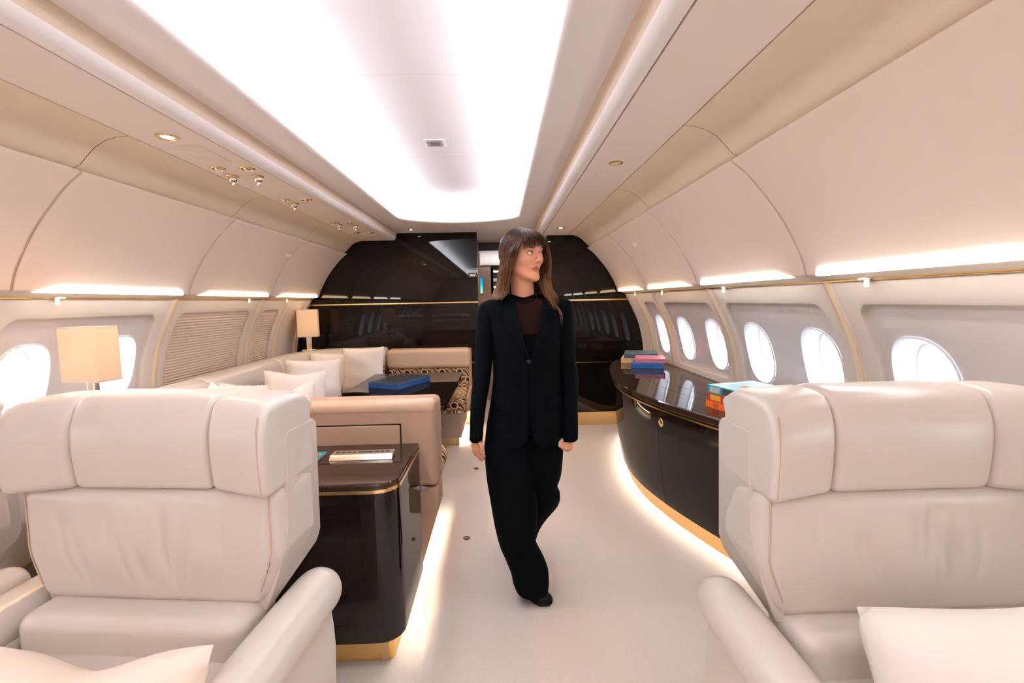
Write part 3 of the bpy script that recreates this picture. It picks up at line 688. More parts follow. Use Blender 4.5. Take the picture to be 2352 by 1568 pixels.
# ------------------------------------------------------------------ lamps
k = N('lamp_cloth'); pb = k.n('BsdfPrincipled'); pb.inputs['Base Color'].default_value = srgb(244, 228, 206); pb.inputs['Roughness'].default_value = .9
tr = k.n('BsdfTranslucent'); tr.inputs[0].default_value = srgb(250, 230, 200); mx = k.n('MixShader'); mx.inputs[0].default_value = .35
k.l(pb.outputs[0], mx.inputs[1]); k.l(tr.outputs[0], mx.inputs[2]); k.l(mx.outputs[0], k.out.inputs[0]); M['lampcloth'] = k.m
def lamp(label, c, rz, w, d, h, zs, pole, bulb):
    t = thing('table_lamp', label, 'lamp', c, rz, 'table lamps')
    mb = MB(); mb.rbox(-.07, .07, -.05, .05, 0, .012, .004, 1, 2); mb.build('base', M['satin'], t)
    mb = MB(); mb.rbox(-pole / 2, pole / 2, -.012, .012, .01, zs + .05, .003, 1, 2); mb.build('pole', M['satin'], t)
    mb = MB(); s = .004
    o = rc_poly(-w/2, w/2, -d/2, d/2, (.006,) * 4, 3); i = rc_poly(-w/2 + s, w/2 - s, -d/2 + s, d/2 - s, (.004,) * 4, 3)
    mb.grid([[(x, y, z) for x, y in q] for q, z in ((o, zs), (o, zs + h), (i, zs + h), (i, zs))], cu=True, cv=True); mb.build('lamp_shade', M['lampcloth'], t, ang=30)
    for z in (zs, zs + h - .008):
        mb = MB(); mb.grid([[(x * 1.006, y * 1.006, zz) for x, y in o] for zz in (z, z + .008)], cv=True); mb.build('shade_edging', M['frame'], t, ang=30)
    mb = MB(); mb.lathe([(0, zs + .06), (.018, zs + .07), (.026, zs + .10), (.02, zs + .135), (0, zs + .15)], 14); mb.build('bulb', emit('bulb%g' % bulb, (1, .86, .66, 1), bulb), t)
    return t
lamp('square cream table lamp in front of the left-hand windows', (-1.583, 2.19, .905), math.radians(-6), .192, .118, .258, .135, .044, 2.2)
lamp('square cream table lamp in the sofa corner by the black bulkhead', (-1.66, 4.84, .90), math.radians(16), .20, .15, .285, .145, .052, 4)
# ledge under the near lamp
mb = MB(); mb.rbox(-1.80, -1.46, 1.55, 2.06 + .3, .40, .905, .02, 2, 3); tag(mb.build('side_ledge', M['frame']), 'cream ledge under the near table lamp by the window', 'ledge')

# ------------------------------------------------------------------ white pillows
def pillow(label, c, rot, w, h, th, mat, fringe=True, seed=0, group='white pillows on the sofa', dent=0, pinch=.07):
    rnd = random.Random(seed); n = 18
    t = thing('throw_pillow', label, 'pillow', c, 0, group); t.rotation_euler = rot
    ph = [rnd.uniform(0, 6.28) for _ in range(6)]
    def surf(sg):
        P_ = []
        for i in range(n + 1):
            row = []
            for j in range(n + 1):
                u, v = -1 + 2 * i / n, -1 + 2 * j / n
                pin = 1 - pinch * (1 - u * u) * abs(v) ** 3; piv = 1 - pinch * (1 - v * v) * abs(u) ** 3
                x, z = u * w / 2 * piv, v * h / 2 * pin
                b = max(0, (1 - u ** 4) * (1 - v ** 4)) ** .55
                wr = .10 * math.sin(3 * u + 2 * v + ph[0]) + .07 * math.sin(6 * u - 4 * v + ph[1]) + .05 * math.sin(9 * v + 3 * u + ph[2])
                y = sg * th / 2 * b * (1 + wr)
                z -= dent * math.exp(-(u / .5) ** 2) * (v + 1) / 2
                row.append((x, y, z))
            P_.append(row)
        return P_
    mb = MB(); mb.grid(surf(-1)); mb.grid(surf(1), flip=True); mb.build('cushion', mat, t, ang=70)
    if fringe:
        mb = MB()
        for s in range(4):
            for i in range(64):
                u = -1 + 2 * (i + .5) / 64; a = 1.0; l = rnd.uniform(.003, .008); k = rnd.uniform(-.006, .006)
                pin = 1 - .07 * (1 - u * u)
                if s < 2: p = Vector(((-1) ** s * w / 2 * pin, 0, u * h / 2)); d = Vector(((-1) ** s * l, k, k)); e = Vector((0, 0, .004))
                else: p = Vector((u * w / 2, 0, (-1) ** s * h / 2 * pin - (dent * math.exp(-(u / .5) ** 2) if s == 2 else 0))); d = Vector((k, k, (-1) ** s * l)); e = Vector((.004, 0, 0))
                mb.poly([p - e, p + e, p + e * .6 + d, p - e * .6 + d])
        mb.build('fringe', mat, t, smooth=False)
    return t
pillow('large smooth white pillow upright at the far end of the black table', (-1.035, 4.60, .715), (math.radians(-8), math.radians(-2), math.radians(-12)), .455, .455, .14, M['linen'], False, 1)
pillow('white fringed pillow half hidden behind the large smooth pillow', (-1.37, 4.66, .685), (math.radians(-14), math.radians(4), math.radians(18)), .42, .40, .12, M['linen'], True, 2)
pillow('white fringed pillow third from the bulkhead, leaning on the sofa', (-1.26, 3.94, .70), (math.radians(-16), math.radians(3), math.radians(28)), .44, .42, .13, M['linen'], True, 3)
pillow('white fringed pillow in the middle of the sofa with wavy edge', (-1.21, 3.47, .675), (math.radians(-18), math.radians(5), math.radians(30)), .44, .42, .14, M['linen'], True, 4, dent=.02)
pillow('white fringed pillow with sagging top nearer the left armchair', (-1.13, 3.08, .645), (math.radians(-20), math.radians(-8), math.radians(20)), .46, .38, .13, M['linen'], True, 5, dent=.05)
pillow('white fringed pillow turned edge-on against the sofa back', (-1.31, 2.95, .685), (math.radians(-8), math.radians(12), math.radians(66)), .36, .38, .11, M['linen'], True, 6)
pillow('white pillow with pointed corner nearest the left armchair', (-1.30, 2.66, .715), (math.radians(-12), math.radians(38), math.radians(18)), .33, .33, .12, M['linen'], False, 7)

# ------------------------------------------------------------------ credenza
ZC = .775
edge = crv([(1.86, 4.62, 0), (1.66, 4.58, 0), (1.52, 4.49, 0), (1.40, 4.25, 0), (1.30, 3.90, 0), (1.215, 3.42, 0), (1.208, 3.05, 0), (1.26, 2.72, 0), (1.345, 2.42, 0), (1.44, 2.16, 0), (1.58, 1.86, 0), (1.70, 1.68, 0), (1.86, 1.58, 0)], 8)
edge = [(p.x, p.y) for p in edge]
def inset(path, d, lim=1.86):
    out = []
    for i, p in enumerate(path):
        a = Vector(path[max(i - 1, 0)]); b = Vector(path[min(i + 1, len(path) - 1)]); tg = (b - a).normalized(); nn = Vector((-tg.y, tg.x))
        q = Vector(p) + nn * d
        out.append((min(q.x, lim), q.y))
    return out
t = thing('credenza', 'long boat-shaped dark glossy credenza under the right-hand windows', 'cabinet')
back = [(1.872, 1.58), (1.872, 4.62)]
mb = MB()
e0, e1 = edge, inset(edge, .006)
mb.grid([[(x, y, z) for x, y in e] for e, z in ((inset(edge, .012), ZC - .045), (e0, ZC - .036), (e0, ZC - .006), (e1, ZC))])
mb.poly([(x, y, ZC) for x, y in e1] + [(1.885, 1.58, ZC), (1.885, 4.62, ZC)])
mb.poly([(x, y, ZC - .045) for x, y in inset(edge, .012)] + [(1.885, 1.58, ZC - .045), (1.885, 4.62, ZC - .045)])
mb.build('top', M['woodtop'], t, ang=25)
for d0, nm in ((.24, 'top_joint'), (.36, 'top_joint')):
    ii = inset(edge, d0)[26:-22]; jj = inset(edge, d0 + .003)[26:-22]
    mb = MB(); mb.grid([[(x, y, ZC + .0006) for x, y in ii], [(x, y, ZC + .0006) for x, y in jj]]); mb.build(nm, M['black'], t, smooth=False)
mb = MB(); g0, g1 = inset(edge, .016), inset(edge, .03)
mb.grid([[(x, y, z) for x, y in g0] for z in (ZC - .064, ZC - .054)]); mb.grid([[(x, y, ZC - .054) for x, y in q] for q in (g0, g1)]); mb.grid([[(x, y, ZC - .064) for x, y in q] for q in (g0, g1)]); mb.build('gold_band', M['gold'], t, ang=30)
mb = MB(); mb.grid([[(x, y, z) for x, y in inset(edge, d)] for d, z in ((.03, ZC - .045), (.035, ZC - .08))]); mb.build('apron', M['wood'], t)
def ysplit(y):
    return min(range(8, len(edge)), key=lambda i: abs(edge[i][1] - y))
cuts = [0, ysplit(4.36), ysplit(3.40), ysplit(2.70), ysplit(2.05), len(edge) - 1]
FD = [(.030, ZC - .072, 1.86), (.034, .60, 1.86), (.048, .42, 1.845), (.070, .25, 1.82), (.095, .105, 1.79)]
for kx, (a, b) in enumerate(zip(cuts, cuts[1:])):
    rows = []
    for d, z, lm in FD:
        e = inset(edge, d, lm)[a:b + 1]
        v0 = Vector(e[0]); v1 = Vector(e[1]); w0 = Vector(e[-1]); w1 = Vector(e[-2])
        e[0] = tuple(v0 + (v1 - v0).normalized() * .002); e[-1] = tuple(w0 + (w1 - w0).normalized() * .002)
        rows.append([(x, y, z) for x, y in e])
    mb = MB(); mb.grid(rows); o = mb.build('end_panel' if kx in (0, 4) else 'door', M['wood2'], t, ang=50)
    if kx == 3:
        e = inset(edge, .034); i = cuts[3] + 1; p = Vector(e[i]) ; q = Vector(e[i + 1]); tg = (q - p).normalized(); nn = Vector((tg.y, -tg.x))
        c0 = p + tg * -.005
        mb = MB(); mb.lathe([(0, .006), (.012, .006), (.020, .004), (.023, 0), (.023, -.004)], 24, (c0.x, c0.y, .635), (nn.x, nn.y, 0)); mb.xf(lambda x, y, z: (x, y, .635 + (z - .635) * 1.25)); mb.build('lock', M['gold'], o)
mb = MB(); mb.grid([[(x, y, z) for x, y in inset(edge, .10, 1.78)] for z in (.66, .12)]); mb.build('carcass', M['dark'], t)
mb = MB(); mb.grid([[(x, y, z) for x, y in inset(edge, .135, 1.77)] for z in (.11, 0)]); mb.build('plinth', pbr('bronze_skirting', srgb(186, 146, 94), .4, metal=.6), t)
mb = MB(); mb.grid([[(x, y, .105) for x, y in inset(edge, d, 1.78)] for d in (.094, .14)]); mb.build('bottom', M['wood'], t)
mb = MB(); mb.grid([[(x, y, .1035) for x, y in inset(edge, d)[6:-4]] for d in (.100, .112)]); mb.build('light_strip', M['plinth_led'], t)

# far stack on the credenza
g = 'boxes on the far end of the credenza'
slate = pbr('slate_blue_cloth', srgb(70, 92, 104), .45); pink = pbr('rose_cover', srgb(196, 120, 142), .4); blue = pbr('royal_blue_cover', srgb(28, 92, 160), .4); tan = pbr('tan_wood_box', srgb(222, 184, 132), .6, var=.08, noise=20)
boxset('wooden_box', 'pale tan wooden box under the slate box at the credenza tip', 'box', (1.65, 4.28, ZC + .001), math.radians(-20), .26, .28, .052, tan, g)
boxset('game_box', 'slate blue box on top of the tan wooden box', 'box', (1.69, 4.265, ZC + .0545), math.radians(-18), .30, .28, .042, slate, g, .5)
boxset('game_box', 'royal blue box at the bottom of the front stack by the window', 'box', (1.655, 3.955, ZC + .001), math.radians(-22), .26, .26, .046, blue, g, .5)
boxset('game_box', 'rose pink box lying on the royal blue box', 'box', (1.675, 3.965, ZC + .0485), math.radians(-16), .25, .26, .038, pink, g, .5)
# near stack
g = 'books on the near end of the credenza'
orange = pbr('orange_cover', srgb(238, 110, 40), .4); red = pbr('red_cover', srgb(184, 52, 40), .4); sky = pbr('pale_blue_cover', srgb(178, 222, 236), .35); teal = pbr('teal_spine', srgb(40, 150, 170), .4); pages = pbr('paper_edge', srgb(240, 232, 232), .8)
yel = pbr('yellow_panel', srgb(232, 170, 50), .5); charcoal = pbr('charcoal_panel', srgb(62, 66, 66), .5); palep = pbr('pale_panel', srgb(190, 200, 200), .5)
def book(label, c, rz, w, d, h, cov, spine, deco):
    t = thing('book', label, 'book', c, rz, g)
    mb = MB(); mb.rbox(-w/2 + .003, w/2 - .004, -d/2 + .004, d/2 - .004, .004, h - .004, .002, 1, 1); mb.build('pages', pages, t)
    mb = MB(); mb.box(-w/2, w/2, -d/2, d/2, h - .004, h); mb.box(-w/2, w/2, -d/2, d/2, 0, .004); mb.build('cover', cov, t, smooth=False)
    mb = MB(); mb.box(-w/2 - .0025, -w/2 + .003, -d/2, d/2, 0, h); mb.build('spine', spine, t, smooth=False)
    for y0, y1, m in deco:
        mb = MB(); mb.box(-w/2 - .0035, -w/2 - .002, y0, y1, .005, h - .005); mb.build('spine_picture', m, t, smooth=False)
    return t
BX = (1.675, 2.375); RZ = math.radians(14)
book('orange book at the bottom of the near stack behind the armchair', (BX[0] - .006, BX[1] - .004, ZC + .001), RZ, .30, .255, .037, orange, orange, [(.03, .07, pbr('rust_mark', srgb(190, 80, 30), .5))])
book('red book with yellow panel in the middle of the near stack', (BX[0], BX[1], ZC + .039), RZ, .30, .25, .040, red, red, [(.02, .10, yel)])
top = book('pale blue book on top of the near stack behind the armchair', (BX[0] + .002, BX[1] + .002, ZC + .080), RZ, .30, .25, .043, sky, teal, [(.03, .105, palep), (-.095, .01, charcoal)])
mb = MB(); rr = random.Random(3)
for i in range(9): mb.box(-.11 + i * .027, -.11 + i * .027 + .019, .078, .108, .0432, .0436)
mb.build('white_lettering', M['white'], top, smooth=False)
mb = MB(); mb.rbox(-.05, -.005, -.03, .005, .0430, .0436, .0003, 1, 1); mb.build('orange_mark', orange, top, smooth=False)

# floor rings
for y, s in ((2.56, 'small brown ring set in the carpet, nearer to the camera'), (3.67, 'small brown ring set in the carpet, farther down the aisle')):
    t = thing('floor_ring', s, 'floor fitting', (.133, y, 0), 0, 'floor rings in the aisle')
    mb = MB(); mb.lathe([(.011, .001), (.013, .004), (.019, .004), (.021, .001)], 24); mb.build('ring', M['brownring'], t)
    mb = MB(); mb.lathe([(0, .003), (.005, .003), (.006, .001)], 16); mb.build('pin', M['brownring'], t)
# ------------------------------------------------------------------ club armchairs
def gauss(d, w): return math.exp(-(d / w) ** 2)
def armchair(label, c, rz, seed):
    t = thing('armchair', label, 'armchair', c, rz, 'cream leather club armchairs')
    rnd = random.Random(seed)
    L = M['leather']
    # wrinkles of the back cushion: oblique soft folds
    folds = [(rnd.uniform(-.24, .24), rnd.uniform(-.30, .05), rnd.uniform(.009, .020), rnd.uniform(.006, .013), rnd.uniform(.68, .82), rnd.uniform(.05, .10)) for _ in range(15)]
    def taper(z): return min(1.0, .82 + .18 * max(0, (z - .56)) / .17)
    def fb(x, y, z):
        zt = (z - .60) / .32
        if y < .1:
            y -= .022 * (1 - (x / .36) ** 2) * math.sin(max(0, min(1, zt)) * PI)
            y -= .05 * max(0, (.78 - z)) * 1.0
            m = 0
            for x0, sl, wd, am, zc, zw in folds: m += am * gauss(x - x0 - sl * (z - .76), wd) * gauss(z - zc, zw)
            y += m * max(0, 1 - abs(x) / .34) * max(0, min(1, (z - .62) / .06)) * max(0, min(1, (.90 - z) / .05))
        return (x * taper(z), y, z)
    mb = MB(); mb.rbox(-.362, .362, -.005, .20, .592, .908, .035, (110, 4, 44), 4, fn=fb); mb.build('backrest', L, t, ang=60)
    # shell
    pr = [(.196, 1.045), (.208, 1.035), (.212, 1.02), (.212, .70), (.208, .682), (.195, .664), (.05, .582), (.018, .568), (.006, .574), (.006, .60), (.015, .66), (.03, .78), (.045, .90), (.050, 1.03), (.058, 1.045)]
    cyz = (.10, .85); mb = MB(); rows = []
    for x, k in ((-.368, .962), (-.366, .975), (-.360, .99), (-.350, 1), (.350, 1), (.360, .99), (.366, .975), (.368, .962)):
        rows.append([(x * (1 if z > .74 else 1 - .16 * (.74 - z) / .18 * (1 if y < .1 else .5)), cyz[0] + (y - cyz[0]) * k, cyz[1] + (z - cyz[1]) * (1 - (1 - k) * .35)) for y, z in pr])
    mb.grid(rows, cv=True); mb.poly(rows[0]); mb.poly(rows[-1][::-1]); mb.build('back_shell', L, t, ang=50)
    # headrest : centre and two wings
    def fh(x, y, z):
        if y < .08: y -= .009 * math.sin(max(0, min(1, (z - .905) / .235)) * PI) 
        if z > 1.07: y += .026 * ((z - 1.07) / .08) ** 2
        z -= .030 * ((z - .905) / .235) ** 2 * min(1, abs((y - .092) / .1)) ** 3
        return (x, y, z)
    mb = MB(); mb.rbox(-.1925, .1925, -.008, .192, .905, 1.150, .020, (8, 8, 12), 5, fn=fh); mb.build('headrest', L, t, ang=60)
    for s in (-1, 1):
        def fw(x, y, z, s=s):
            x2, y2, z2 = fh(x, y, z); k = max(0, abs(x) - .193) / .17
            if y < .1: y2 -= .040 * k
            z2 -= .006 * k + .03 * max(0, k - .75) * (1 if z > 1.05 else 0)
            return (x2, y2, z2)
        a, b = (.1935, .366) if s > 0 else (-.366, -.1935)
        mb = MB(); mb.rbox(a, b, -.008, .192, .905, 1.148, .020, (6, 8, 12), 5, fn=fw); mb.build('headrest_wing', L, t, ang=60)
    # stitched seams on the wings' outer edge
    for s in (-1, 1):
        mb = MB(); mb.tube([(s * .353, -.0465, .915), (s * .354, -.0495, .95), (s * .354, -.0525, 1.0), (s * .354, -.0525, 1.04), (s * .353, -.0495, 1.07), (s * .350, -.036, 1.105)], .0018, 5); mb.build('seam', M['leather2'], t)
        mb = MB(); mb.tube([fb(s * .3435, -.0035, .898 - .026 * i) for i in range(11)], .002, 5); mb.build('seam', M['leather2'], t)
    # lumbar roll, seat, lower body
    mb = MB(); mb.rbox(-.305, .305, -.10, .08, .47, .605, .04, (10, 3, 3), 4); mb.build('lumbar_cushion', L, t, ang=60)
    mb = MB(); mb.rbox(-.315, .315, -.62, -.05, .33, .505, .05, (10, 10, 3), 4, fn=lambda x, y, z: (x, y, z + (.012 * math.cos(x * 4) if z > .45 else 0) - .03 * max(0, -y - .1) * (z > .45) * .3)); mb.build('seat', L, t, ang=60)
    mb = MB(); mb.rbox(-.36, .36, -.56, .10, .10, .34, .03, 3, 3); mb.build('base', L, t)
    mb = MB(); mb.rbox(-.20, .20, -.40, .02, 0, .11, .02, 2, 2); mb.build('pedestal', M['satin'], t)
    for s in (-1, 1):
        mb = MB(); path = crv([(s * .392, .175, .548), (s * .392, .10, .556), (s * .39, -.10, .552), (s * .388, -.35, .540), (s * .386, -.56, .520), (s * .385, -.62, .500)], 5)
        n = len(path); rr = [.068 * min(1, math.sqrt(max(.02, 1 - max(0, 1 - i / 5.0) ** 2))) * min(1, math.sqrt(max(.05, 1 - max(0, 1 - (n - 1 - i) / 5.0) ** 2))) for i in range(n)]
        mb.tube(path, rr, 24, sq=(1.0, .95)); mb.build('armrest', L, t, ang=70)
        mb = MB(); mb.rbox(min(s * .33, s * .435), max(s * .33, s * .435), -.60, .145, .12, .535, .03, (2, 8, 6), 4, fn=lambda x, y, z: (x - s * .012 * max(0, (z - .42)) / .1, y - .10 * max(0, (.40 - z)) * (1 if y > 0 else 0), z)); mb.build('side_panel', L, t, ang=60)
    return t
armchair('cream leather armchair on the right with a white pillow in its seat', (1.335, 1.035, 0), 0, 3)
armchair('cream leather armchair on the left beside the dark side cabinet', (-.590, 1.185, 0), math.radians(-6), 5)
wc = armchair('cream leather armchair at the left window, mostly cut off by the frame', (-1.462, 1.20, 0), 0, 8); wc.scale = (.85, 1, 1)
pillow('soft white pillow in the seat of the right-hand armchair', (1.335, .775, .585), (math.radians(-24), math.radians(-1), math.radians(-2)), .53, .36, .20, M['linen'], False, 12, group='armchair pillows', dent=.006, pinch=.03)
pillow('soft cream pillow with sagging top in the seat of the left-hand armchair', (-.525, .85, .525), (math.radians(-26), math.radians(-2), math.radians(-6)), .55, .34, .19, M['linenb'], False, 13, group='armchair pillows', dent=.045, pinch=.04)
# ------------------------------------------------------------------ the person
_f, _vp, _ro, _loc = 1045.0, (1147.0, 691.0), -.0197, Vector((.355, 0, 1.38))
_fw = Vector((_vp[0] - 1176, _vp[1] - 784, _f)).normalized(); _xa = Vector((1, _ro, 0)); _xa -= _fw * _xa.dot(_fw); _xa.normalize(); _R = Matrix((_xa, _fw, _xa.cross(_fw)))
def at(u, v, y):
    """photo pixel -> point of the cabin at depth y"""
    d = _R @ Vector((u - 1176, v - 784, _f)); return _loc + d * (y / d.y)
O = Vector((.47, 2.03, 0))
def lo(u, v, y): return at(u, v, y) - O
person = thing('person', 'person in a dark navy trouser suit walking up the aisle, looking aside', 'person', O)
skin = N('skin'); b_ = skin.n('BsdfPrincipled'); skin.l(b_.outputs[0], skin.out.inputs[0]); b_.inputs['Roughness'].default_value = .5; b_.inputs['Specular IOR Level'].default_value = .35
b_.inputs['Subsurface Weight'].default_value = .12; b_.inputs['Subsurface Radius'].default_value = (.010, .004, .002); b_.inputs['Subsurface Scale'].default_value = .6
suit = pbr('navy_suiting', srgb(3, 7, 11), .85, spec=.05, sheen=.0, bump=(600, .2, .0008))
knit = pbr('black_knit', srgb(4, 4, 5), .85, spec=.1)
tights = pbr('black_tights', srgb(10, 9, 9), .6, spec=.2)
# ---- head frame
HY = math.radians(41)
HC = lo(1202, 583, 2.02); HF = Vector((math.sin(HY), -math.cos(HY), -.02)).normalized(); HS = Vector((math.cos(HY), math.sin(HY), 0)); HU = HS.cross(HF); HU = HU if HU.z > 0 else -HU
tilt = Matrix.Rotation(math.radians(2), 3, HF); HS = tilt @ HS; HU = tilt @ HU
def hd(s, f, u): return HC + HS * s + HF * f + HU * u
# ---- signed-distance body, meshed as one continuous surface
def sd_ell(p, c, r, ax=None):
    q = p - np.array(c)
    if ax is not None: q = q @ np.array(ax).T
    r = np.array(r); k0 = np.linalg.norm(q / r, axis=1); k1 = np.linalg.norm(q / (r * r), axis=1)
    return k0 * (k0 - 1) / np.maximum(k1, 1e-9)
def sd_cap(p, a, b, ra, rb=None):
    rb = ra if rb is None else rb
    a, b = np.array(a), np.array(b); ab = b - a; t = np.clip(((p - a) @ ab) / max(ab @ ab, 1e-12), 0, 1)
    return np.linalg.norm(p - (a + t[:, None] * ab), axis=1) - (ra + (rb - ra) * t)
def smin(a, b, k):
    h = np.clip(.5 + .5 * (b - a) / k, 0, 1); return b + (a - b) * h - k * h * (1 - h)
HA = [tuple(HS), tuple(HF), tuple(HU)]
headP = []    # (fn args) smooth-unioned
def E_(c, r, k=.018): headP.append(('e', tuple(hd(*c)), r, k))
def K_(a, b, ra, rb, k=.012): headP.append(('c', tuple(hd(*a)), tuple(hd(*b)), ra, rb, k))
E_((0, -.016, .016), (.072, .090, .082)); E_((0, .022, -.034), (.060, .058, .080), .03)
E_((0, .030, .030), (.058, .050, .045), .02)
for s in (-1, 1):
    K_((s * .044, .000, -.058), (s * .014, .058, -.102), .018, .015, .022)
    E_((s * .041, .048, -.026), (.020, .025, .021), .02)
    K_((s * .012, .080, .019), (s * .044, .066, .020), .008, .007, .012)
    E_((s * .0105, .086, -.037), (.0075, .010, .0068), .006)
    E_((s * .074, -.012, -.018), (.008, .018, .030), .006)
E_((0, .064, -.103), (.021, .018, .017), .014)
K_((0, .078, .012), (0, .095, -.028), .0068, .0076, .008); E_((0, .0985, -.0325), (.0092, .0095, .0082), .006)
for s in (-1, 1):
    K_((s * .0175, .0700, -.0655), (s * .004, .0785, -.0625), .0036, .0050, .004)
    K_((s * .0140, .0710, -.0712), (s * .001, .0765, -.0735), .0040, .0058, .004)
neckB = Vector((-.005, .035, 1.36)); neckT = hd(0, -.018, -.06)
SH = [Vector((-.150, .03, 1.315)), Vector((.150, .03, 1.325))]
def arm(sd):
    if sd < 0: return [SH[0], lo(1109, 855, 2.06), lo(1096, 995, 2.00), lo(1097, 1012, 1.995)]
    return [SH[1], lo(1304, 855, 2.075), lo(1303, 995, 2.02), lo(1303, 1008, 2.015)]
bodyP = []
def BC(a, b, ra, rb, k=.03): bodyP.append(('c', tuple(a), tuple(b), ra, rb, k))
def BE(c, r, k=.04): bodyP.append(('e0', tuple(c), r, k))
BC(neckT, neckB, .049, .052, .015)
BE((0, .03, 1.24), (.138, .085, .15)); BE((-.005, .03, 1.06), (.125, .085, .16)); BE((-.005, .035, .90), (.140, .080, .13))
BC((-.14, .03, 1.315), (.14, .03, 1.325), .036, .036); BC((-.05, .03, 1.345), (.05, .03, 1.35), .026, .026)
for s in (-1, 1): BE((s * .060, -.030, 1.225), (.050, .040, .055))
hipL, hipR = Vector((-.085, .03, .88)), Vector((.085, .04, .88))
kneeF, ankF = lo(1185, 1190, 2.02), lo(1222, 1335, 2.03)
kneeB, ankB = lo(1245, 1140, 2.12), lo(1205, 1235, 2.40)
BC(hipL, kneeF, .078, .052); BC(kneeF, ankF, .050, .034); BC(hipR, kneeB, .078, .052); BC(kneeB, ankB, .050, .034)
# feet
toeF = lo(1243, 1383, 1.955); toeF.z = .022; heelF = Vector((ankF.x - .004, ankF.y + .03, .032)); ballF = Vector((toeF.x - .012, toeF.y + .05, .028))
BC(ankF, heelF, .034, .030); BC(heelF, ballF, .030, .034); BC(ankF, ballF, .036, .032); BC(ballF, toeF, .034, .024, .02)
for q_, r_ in (((1228, 1377, 1.985), .021), ((1234, 1382, 1.972), .020), ((1256, 1383, 1.955), .024)):
    tq_ = lo(*q_); tq_.z = r_ - .002; bodyP.append(('c', tuple(ballF), tuple(tq_), .030, r_, .012))
toeB = Vector((ankB.x + .01, ankB.y - .06, .020)); heelB = Vector((ankB.x, ankB.y + .05, .10)); BC(ankB, heelB, .034, .03); BC(heelB, toeB, .03, .03)
handP = []
def HCp(a, b, ra, rb, k=.006): handP.append(('c', tuple(a), tuple(b), ra, rb, k))
for sd in (-1, 1):
    A = arm(sd); BC(A[0], A[1], .036, .029, .015); BC(A[1], A[2], .029, .022, .015); BC(A[2], A[3], .024, .023, .02)
# her right hand (photo left): relaxed, fingers pointing down and inward
W0 = lo(1097, 1012, 1.995); 
def hl(u, v, dy): return lo(u, v, 1.99 + dy)
HCp(W0, hl(1094, 1021, 0), .020, .019, .012); HCp(hl(1089, 1018, .005), hl(1091, 1034, .005), .012, .0125, .012); HCp(hl(1097, 1018, -.012), hl(1100, 1033, -.012), .012, .012, .012); HCp(hl(1094, 1019, -.004), hl(1096, 1034, -.004), .013, .013, .012)
for (a, b, c, d, r) in (((1088, 1033, .016), (1093, 1043, .016), (1100, 1049, .012), (1105, 1052, .008), .0078), ((1091, 1035, .006), (1097, 1046, .004), (1103, 1053, 0), (1107, 1057, -.002), .0082), ((1096, 1035, -.006), (1102, 1045, -.008), (1107, 1051, -.010), (1112, 1053, -.011), .0080), ((1100, 1034, -.016), (1106, 1042, -.02), (1110, 1047, -.021), (1113, 1047, -.021), .0074)):
    pts = [hl(*q) for q in (a, b, c, d)]
    for i in range(3): HCp(pts[i], pts[i + 1], r - .0006 * i, r - .0006 * (i + 1), .004)
tp_ = [hl(1100, 1016, -.024), hl(1106, 1024, -.032), hl(1107, 1033, -.034), hl(1106, 1040, -.033)]
for i in range(3): HCp(tp_[i], tp_[i + 1], .0095 - .0008 * i, .0087 - .0008 * i, .008)
# her left hand (photo right): loosely closed, knuckles to the camera
W1 = lo(1303, 1008, 2.015)
def hr(u, v, dy): return lo(u, v, 2.0 + dy)
HCp(W1, hr(1302, 1012, 0), .021, .020, .012); HCp(hr(1293, 1010, 0), hr(1296, 1019, -.008), .013, .0125, .012); HCp(hr(1311, 1010, .006), hr(1309, 1020, .0), .013, .0125, .012); HCp(hr(1302, 1010, -.002), hr(1303, 1020, -.01), .014, .013, .012)
for (a, b, c, d, r) in (((1293, 1017, -.010), (1292, 1027, -.018), (1295, 1030, .0), (1299, 1026, .012), .0080), ((1299, 1019, -.012), (1298, 1030, -.020), (1301, 1033, .0), (1304, 1028, .012), .0084), ((1305, 1019, -.010), (1305, 1029, -.017), (1307, 1032, .001), (1309, 1027, .012), .0081), ((1311, 1018, -.004), (1311, 1026, -.010), (1312, 1028, .004), (1313, 1024, .013), .0074)):
    pts = [hr(*q) for q in (a, b, c, d)]
    for i in range(3): HCp(pts[i], pts[i + 1], r, r - .0004, .003)
tq = [hr(1292, 1010, -.008), hr(1285, 1016, -.018), hr(1286, 1022, -.026), hr(1292, 1027, -.029)]
for i in range(3): HCp(tq[i], tq[i + 1], .0095 - .0008 * i, .0087 - .0008 * i, .006)
def evalP(p, prims, d=None):
    for q in prims:
        if q[0] == 'e': v = sd_ell(p, q[1], q[2], HA)
        elif q[0] == 'e0': v = sd_ell(p, q[1], q[2])
        else: v = sd_cap(p, q[1], q[2], q[3], q[4])
        d = v if d is None else smin(d, v, q[-1])
    return d
